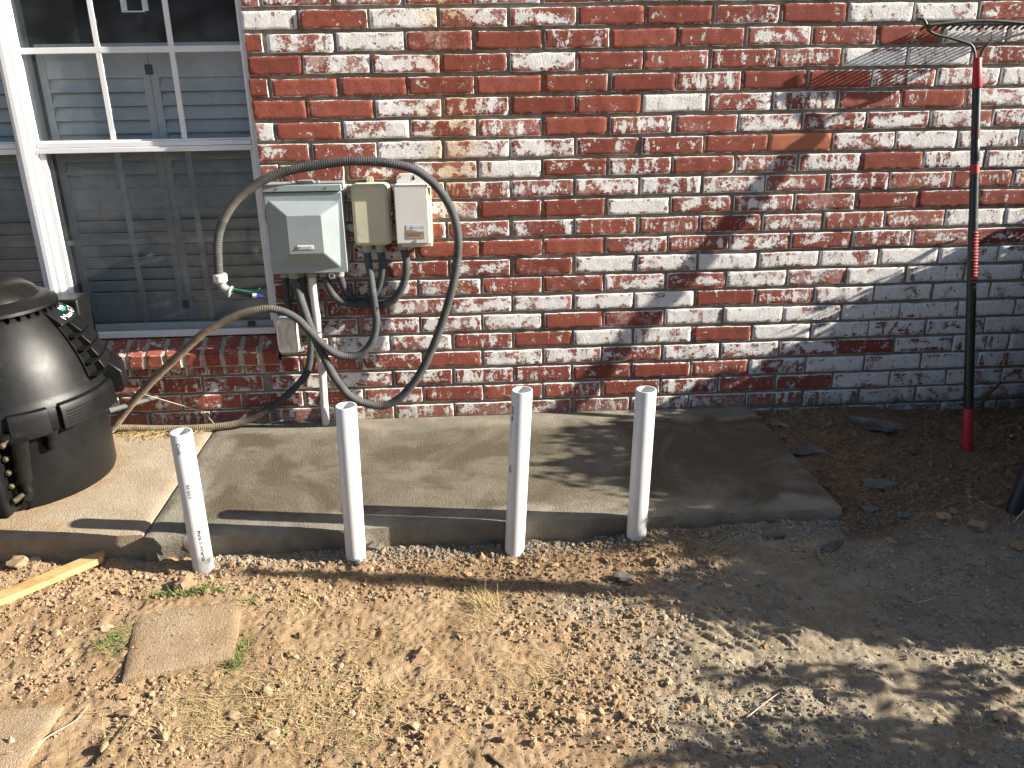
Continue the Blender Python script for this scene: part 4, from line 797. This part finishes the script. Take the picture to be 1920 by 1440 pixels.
def stone(px, py, wpx, mat, label, seed, flat=.55, zoff=.2, name='stone', cat='stone', group='larger stones lying on the soil', asp=.75):
    r = np.random.default_rng(seed); p = atz(px, py, -.085)
    for _ in range(3): p = atz(px, py, gz(p.x, p.y)+.004)
    dist = (np.array(p)-CAM)@CF; s = wpx/2/FPX*dist; V = rockshape(I3[0], r, 14, .34)*np.array([1.12, asp, flat]); V = V*(1+.10*(fbm(V[:, 0]*7+seed, V[:, 1]*7+V[:, 2]*9, 2, seed)-.5)[:, None]*2); a = r.uniform(-.5, .5); V = V@np.array([[math.cos(a), math.sin(a), 0], [-math.sin(a), math.cos(a), 0], [0, 0, 1]]).T*s
    me = fastmesh(name, V+np.array([p.x, p.y, gz(p.x, p.y)+s*flat*zoff]), I3[1]); me.set_sharp_from_angle(angle=math.radians(38)); n = len(V)
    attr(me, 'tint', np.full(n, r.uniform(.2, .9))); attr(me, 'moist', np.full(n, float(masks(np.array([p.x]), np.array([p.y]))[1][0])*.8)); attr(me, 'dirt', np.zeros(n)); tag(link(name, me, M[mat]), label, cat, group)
RB = dict(name='concrete_chunk', cat='chunk', group='broken concrete chunks beside the pad')
stone(1632, 800, 92, 'rubble', 'largest grey concrete chunk, lying on the soil mound near the wall', 1, .35, .4, asp=.45, **RB)
stone(1514, 848, 74, 'rubble', 'dark flat chunk beside the upper right edge of the new pad', 2, .3, .3, asp=.5, **RB)
stone(1652, 906, 66, 'rubble', 'flat grey slab piece half buried between pad corner and rake', 3, .25, .3, **RB)
stone(1628, 955, 40, 'rubble', 'grey chunk in the small cluster right of the pad corner', 4, .4, .3, **RB)
stone(1690, 968, 38, 'rubble', 'pale grey chunk at the right end of the cluster by the pad corner', 5, .4, .3, **RB)
stone(1560, 1018, 84, 'rubble', 'long grey flake lying below the pad corner', 6, .16, .3, asp=.32, **RB)
stone(1450, 1004, 46, 'rubble', 'thin grey flake against the front of the shaded pad', 7, .2, .3, asp=.4, **RB)
stone(1168, 1085, 38, 'rubble', 'pale chunk of old mortar in front of the rightmost pipe', 8, .6, .35, **RB)
stone(706, 1030, 34, 'rubble', 'upright pale chunk just right of the blank second pipe', 9, .8, .4, **RB)
stone(668, 1058, 24, 'rubble', 'small pale chunk at the foot of the blank second pipe', 10, .7, .3, **RB)
ST = [(345, 1100, 62, 'largest tan clod below the lettered pipe', .6), (35, 1056, 44, 'tan clod at the left edge under the old pad', .6), (28, 1028, 40, 'rounded dark clod against the old pad front', .8), (62, 1052, 28, 'small clod beside the left edge clods, near the board', .7),
      (790, 1227, 46, 'rounded tan stone in the middle of the bare soil', .6), (792, 1378, 26, 'knobbly clod standing alone near the lower centre', .9), (748, 1388, 24, 'flat clod left of the lone knobbly clod', .6), (945, 1384, 24, 'clod at the end of the dark hollow in the soil', .8), (1040, 1060, 26, 'grey-brown stone right of the third pipe foot', .6),
      (960, 1055, 30, 'flat pale stone at the foot of the third pipe', .5), (1135, 1050, 18, 'small grey stone between the two right pipes', .7), (1310, 1312, 26, 'upright pale clod in the sunlit dust', .9), (1335, 1322, 28, 'leaning clod touching the upright pale clod', .7), (1283, 1327, 22, 'reddish clod left of the upright pale clod', .7),
      (1880, 1343, 34, 'dark rounded clod at the right in the dust', .7), (1650, 1190, 24, 'pale pebble on the shaded gravel', .7), (1835, 985, 46, 'wide brown clod below the dark stake', .45), (1905, 1022, 40, 'brown clod at the right edge under the stake', .6), (1768, 970, 36, 'brown clod between concrete cluster and stake', .5), (240, 1335, 40, 'tan clod beside the twig below the stepping stone', .7), (225, 1305, 36, 'low clod just below the stepping stone corner', .5), (1565, 765, 26, 'small stone on the mound against the wall', .7), (1470, 800, 22, 'small stone in grey grit beside the pad corner near wall', .7)]
for i, (x, y, w, lab, fl) in enumerate(ST): stone(x, y, w, 'clod', lab, 40+i, fl, .3)

# ------------------------------------------------------------------ straw, grass, twigs, leaves
def blades(name, mat, label, cat, spots, n_each, lmin, lmax, wd, up, curl=.5):
    Vs = []; Fs = []; tn = []; b = 0
    for (cx, cy, sx, sy, cnt) in spots:
        for _ in range(int(cnt*n_each)):
            x = rng.normal(cx, sx); y = rng.normal(cy, sy)
            if onpad(x, y): continue
            if -1.03 < x < -.76 and -1.43 < y < -1.19: continue
            L = rng.uniform(lmin, lmax); a = rng.uniform(0, 2*math.pi); el = rng.uniform(up[0], up[1]); z = gz(x, y)+.001; d = np.array([math.cos(a)*math.cos(el), math.sin(a)*math.cos(el), math.sin(el)]); p = np.array([x, y, z]); s = np.array([-math.sin(a), math.cos(a), 0])*wd*rng.uniform(.6, 1.2); k = 4; bend = rng.normal(0, curl); lift = -rng.uniform(.1, .9)
            for j in range(k+1):
                w = s*(1-.75*j/k); Vs += [p-w, p+w]; tn += [rng.uniform()]*2; p = p+d*L/k; d = d+np.array([-math.sin(a)*bend/k, math.cos(a)*bend/k, lift*math.sin(el)/k]); d /= np.linalg.norm(d)
                p[2] = max(p[2], z-.001)
            for j in range(k): Fs.append([b+2*j, b+2*j+1, b+2*j+3, b+2*j+2])
            b += 2*k+2
    me = fastmesh(name, np.array(Vs), np.array(Fs)); attr(me, 'tint', tn); attr(me, 'moist', np.zeros(len(Vs))); tag(link(name, me, M[mat]), label, cat, kind='stuff')
def sp(px, py, sx, sy, c):
    p = atz(px, py, -.085); return (p.x, p.y, sx, sy, c)
blades('dry_grass', 'straw', 'sparse flattened straw and dead grass over the bare soil', 'dry grass',
       [sp(480, 1340, .16, .07, 3.2), sp(560, 1280, .14, .07, 1.3), sp(420, 1330, .12, .06, 1.4), sp(640, 1350, .12, .08, 1.3), sp(910, 1125, .035, .03, 1.1), sp(900, 1160, .03, .03, .5), sp(1010, 1265, .06, .05, .6), sp(560, 1140, .06, .05, .5), sp(700, 1190, .2, .15, .8), sp(850, 1290, .2, .1, .7), sp(120, 1250, .2, .1, .4), sp(250, 800, .05, .02, 0), sp(1520, 1060, .05, .03, .25), sp(1700, 960, .2, .1, .35), sp(1840, 1360, .08, .06, .3), sp(60, 1050, .1, .04, .4), sp(1000, 1400, .3, .1, .4), sp(1350, 1250, .5, .2, .25), sp(1840, 1130, .2, .1, .2), sp(800, 1060, .4, .03, .35)], 230, .015, .075, .0009, (.02, .45))
blades('standing_straw', 'straw', 'tufts of dry upright straw in front of the third pipe', 'dry grass', [sp(910, 1140, .022, .018, 1), sp(1525, 1055, .012, .008, .35), sp(560, 1150, .03, .02, .3), sp(1690, 950, .02, .01, .25), sp(900, 1190, .012, .01, .3)], 60, .03, .075, .0011, (.5, 1.4), .8)
blades('green_grass', 'grass', 'green grass growing round the stepping stone', 'grass', [sp(225, 1205, .022, .035, 1.6), sp(345, 1122, .06, .010, 1.6), sp(395, 1115, .03, .008, .9), sp(455, 1215, .010, .03, .9), sp(440, 1250, .016, .016, 1.0), sp(468, 1138, .02, .015, .35), sp(480, 1300, .12, .05, .4), sp(660, 1330, .06, .06, .5), sp(200, 1215, .02, .015, .5), sp(1000, 1340, .02, .02, .08), sp(720, 1395, .1, .04, .2)], 90, .012, .036, .0012, (.4, 1.4), .8)
blades('wall_foot_litter', 'straw', 'dry straw gathered on the old pad along the wall foot', 'dry grass', [(-9, -9, .01, .01, 0), (-9, -9, .01, .01, .02)], 60, .02, .05, .0009, (.02, .3))
Vs = []
for i in range(170):
    x = rng.normal(-1.34, .09); y = -.055-abs(rng.normal(0, .035)); a = rng.uniform(0, 6.3); L = rng.uniform(.015, .06); z = .018+rng.uniform(0, .008); Vs.append((x, y, z, a, L))
m = MB()
for (x, y, z, a, L) in Vs:
    if x > -1.16 or y < -.2: continue
    m.tube([(x, y, z), (x+math.cos(a)*L*.5, min(y+math.sin(a)*L*.5, -.01), z+.003), (x+math.cos(a+.3)*L, min(y+math.sin(a+.3)*L, -.01), z)], .0009, 4)
lo = bpy.data.objects['wall_foot_litter']; om = m.build('tmp', None, None, 0); lo.data = om.data; bpy.data.objects.remove(om); attr(lo.data, 'tint', rng.uniform(0, 1, len(lo.data.vertices))); attr(lo.data, 'moist', np.zeros(len(lo.data.vertices))); lo.data.materials.append(M['straw'])
def twig(pts, r, label, mat='bark'):
    P = [atz(x, y, gz(*atz(x, y, -.085)[:2])+.006) for x, y in pts]; m = MB(); Q = spline(P, .01); m.tube(Q, [r*(1-.5*i/len(Q)) for i in range(len(Q))], 7); tag(m.build('twig', M[mat], None, 50), label, 'twig', 'twigs lying on the soil')
twig([(180, 1432), (215, 1385), (235, 1360), (248, 1345)], .003, 'dark twig slanting below the stepping stone')
twig([(0, 1432), (60, 1400), (100, 1375), (140, 1352), (165, 1325)], .0022, 'long straw-coloured stalk crossing the corner stepping stone', 'twine')
twig([(915, 1415), (930, 1428), (945, 1440)], .005, 'short dark stick at the bottom edge')
twig([(195, 1290), (222, 1262), (228, 1248)], .0016, 'thin twig under the corner of the stepping stone')
twig([(1720, 1130), (1740, 1125), (1755, 1118)], .002, 'thin stick on the shaded gravel', 'twine')
twig([(1400, 1345), (1460, 1300), (1500, 1285)], .0018, 'thin stick in the sunlit dust', 'twine')
twig([(1790, 770), (1830, 790), (1880, 815), (1900, 835)], .008, 'thick broken branch lying behind the rake handle')
twig([(1815, 930), (1850, 945), (1870, 955)], .003, 'dry stick below the rake grip', 'twine')
def leaf(px, py, size, label, col):
    p = atz(px, py, -.08); z = gz(p.x, p.y)+.006; V = []; n = 8; a = rng.uniform(0, 6)
    for i in range(n+1):
        t = i/n; w = size*.3*math.sin(math.pi*min(t*1.02, 1))**.8; c = Vector((p.x, p.y, z))+Vector((math.cos(a), math.sin(a), 0))*size*(t-.5)+Vector((0, 0, .25*size*(t-.5)**2*4)); s = Vector((-math.sin(a), math.cos(a), .5))*w; V += [c-s, c+Vector((0, 0, -.1*w)), c+Vector((math.sin(a), -math.cos(a), .3))*-w*.8]
    m = MB(); m.add(V, [q for i in range(n) for q in ([3*i, 3*i+1, 3*i+4, 3*i+3], [3*i+1, 3*i+2, 3*i+5, 3*i+4])]); o = m.build('dry_leaf', M[col], None, 60); sm = o.modifiers.new('thickness', 'SOLIDIFY'); sm.thickness = .0006; tag(o, label, 'leaf', 'dry leaves on the soil')
M['leaf_brown'] = plain('dry_leaf', (.24, .12, .05), .7, .2, .3, 60); M['leaf_pale'] = plain('pale_leaf', (.46, .36, .22), .7, .2, .2, 60)
leaf(1125, 1122, .03, 'curled brown leaf in front of the fourth pipe', 'leaf_brown'); leaf(1160, 1127, .022, 'small reddish leaf near the fourth pipe', 'leaf_brown'); leaf(20, 1405, .06, 'tan dry leaf on the corner stepping stone', 'leaf_pale'); leaf(1893, 838, .03, 'pale dry leaf right of the rake grip', 'leaf_pale'); leaf(485, 1348, .035, 'brown leaf in the flattened straw', 'leaf_brown'); leaf(1160, 1330, .02, 'small brown leaf at the edge of the grey dust', 'leaf_brown')

# ------------------------------------------------------------------ shrubs to the right (their stems show at the right edge, their crowns cast the shade)
def shrub(label, stems, blobs, nleaf, seed, lsz=.05):
    r = np.random.default_rng(seed); c0 = stems[0][0][0]; t = thing('shrub', label, 'shrub', (c0[0], c0[1], -.09), 'shrubs growing along the right side')
    m = MB()
    for P, ra in stems:
        Q = spline(P, .03); m.tube(Q, [ra*(1-.7*i/len(Q)) for i in range(len(Q))], 9)
    m.build('trunk', M['bark'], t, 50); Vs = []; Fs = []; b = 0
    tot = sum(q[6] for q in blobs)
    for (x, y, z, sx, sy, sz, wt) in blobs:
        for _ in range(int(nleaf*wt/tot)):
            d = r.normal(size=3); d /= np.linalg.norm(d); rad = r.uniform(.1, 1)**.4; p = np.array([x, y, z])+d*rad*np.array([sx, sy, sz])*(1+.09*r.normal())
            if p[1] > -.02 or p[2] < -.03: continue
            q = p-CAM
            if 960+FPX*(q@CR)/(q@CF) < 1912: continue
            R3 = rot(r); s = lsz*r.uniform(.6, 1.3); L = np.array([[-.5, 0, 0], [-.1, .22, .03], [.5, 0, -.05], [-.1, -.22, .03]])*s; Vs.append(L@R3.T+p); Fs.append([b, b+1, b+2, b+3]); b += 4
    me = fastmesh('crown', np.concatenate(Vs), np.array(Fs)); link('crown', me, M['leaf'], t)
shrub('leafy shrub at the right edge, its bare stems beside the rake', [([(2.37, -.10, -.12), (2.36, -.10, .2), (2.42, -.12, .5), (2.75, -.2, .9)], .022), ([(2.40, -.2, -.12), (2.55, -.22, .3), (2.8, -.3, .8)], .018), ([(2.2, -.05, -.1), (2.18, -.06, .02), (2.25, -.05, .1)], .012)],
      [(3.05, -.32, .58, .45, .30, .46, 1.0), (2.85, -.14, .53, .35, .12, .54, .8), (3.1, -.66, .78, .40, .26, .52, 1.2), (3.0, -.35, .25, .5, .34, .4, .8), (2.62, -.30, .42, .30, .26, .46, .8), (2.62, -.65, .42, .35, .26, .46, .6)], 34000, 1, .056)
shrub('leafy shrub farther from the wall beyond the right edge', [([(2.95, -1.1, -.12), (2.95, -1.1, .3), (3.05, -1.1, .8)], .025), ([(3.0, -1.2, -.1), (3.0, -1.5, .6), (2.98, -1.585, 1.1), (2.98, -1.59, 1.72)], .026)],
      [(3.05, -.95, .74, .42, .28, .56, 1.1), (3.1, -1.27, .66, .42, .24, .54, 1.0), (3.0, -1.58, .58, .42, .20, .52, .9), (2.98, -1.59, 1.38, .05, .028, .38, .10), (3.0, -1.2, .2, .45, .38, .3, .6), (2.6, -1.15, .35, .5, .35, .4, .6)], 34000, 2, .056)
shrub('loose shrub nearest the viewer beyond the right edge', [([(3.0, -2.4, -.12), (3.0, -2.4, .3), (3.05, -2.35, .7)], .022)], [(3.0, -2.24, .62, .4, .20, .52, .9), (3.1, -2.6, .62, .45, .25, .55, .8), (3.0, -1.95, .80, .3, .07, .28, .07)], 7000, 3, .055)
# unseen fence added to darken the pane reflections and cut sky fill
fence = thing('added_fence', 'added board fence behind the viewer, out of view, darkening the window reflections', 'fence', (0, -6.6, -.09))
M['fence'] = plain('fence_board', (.10, .075, .055), .85, .1, .3, 5)
for k in range(5):
    m = MB(); m.box(-9.0+k*4.5-.05, -9.0+k*4.5+.05, -6.70, -6.60, -.2, 2.3); m.build('post', M['fence'], fence, 30)
m = MB()
for z in (.3, 1.1, 1.9): m.box(-9, 9, -6.60, -6.565, z, z+.09)
m.build('rail', M['fence'], fence, 30)
m = MB()
for k in range(120): x = -9+k*.15; m.box(x+.004, x+.146, -6.565, -6.54, -.06, 2.42+.02*math.sin(k*2.3))
m.build('board_panel', M['fence'], fence, 30)
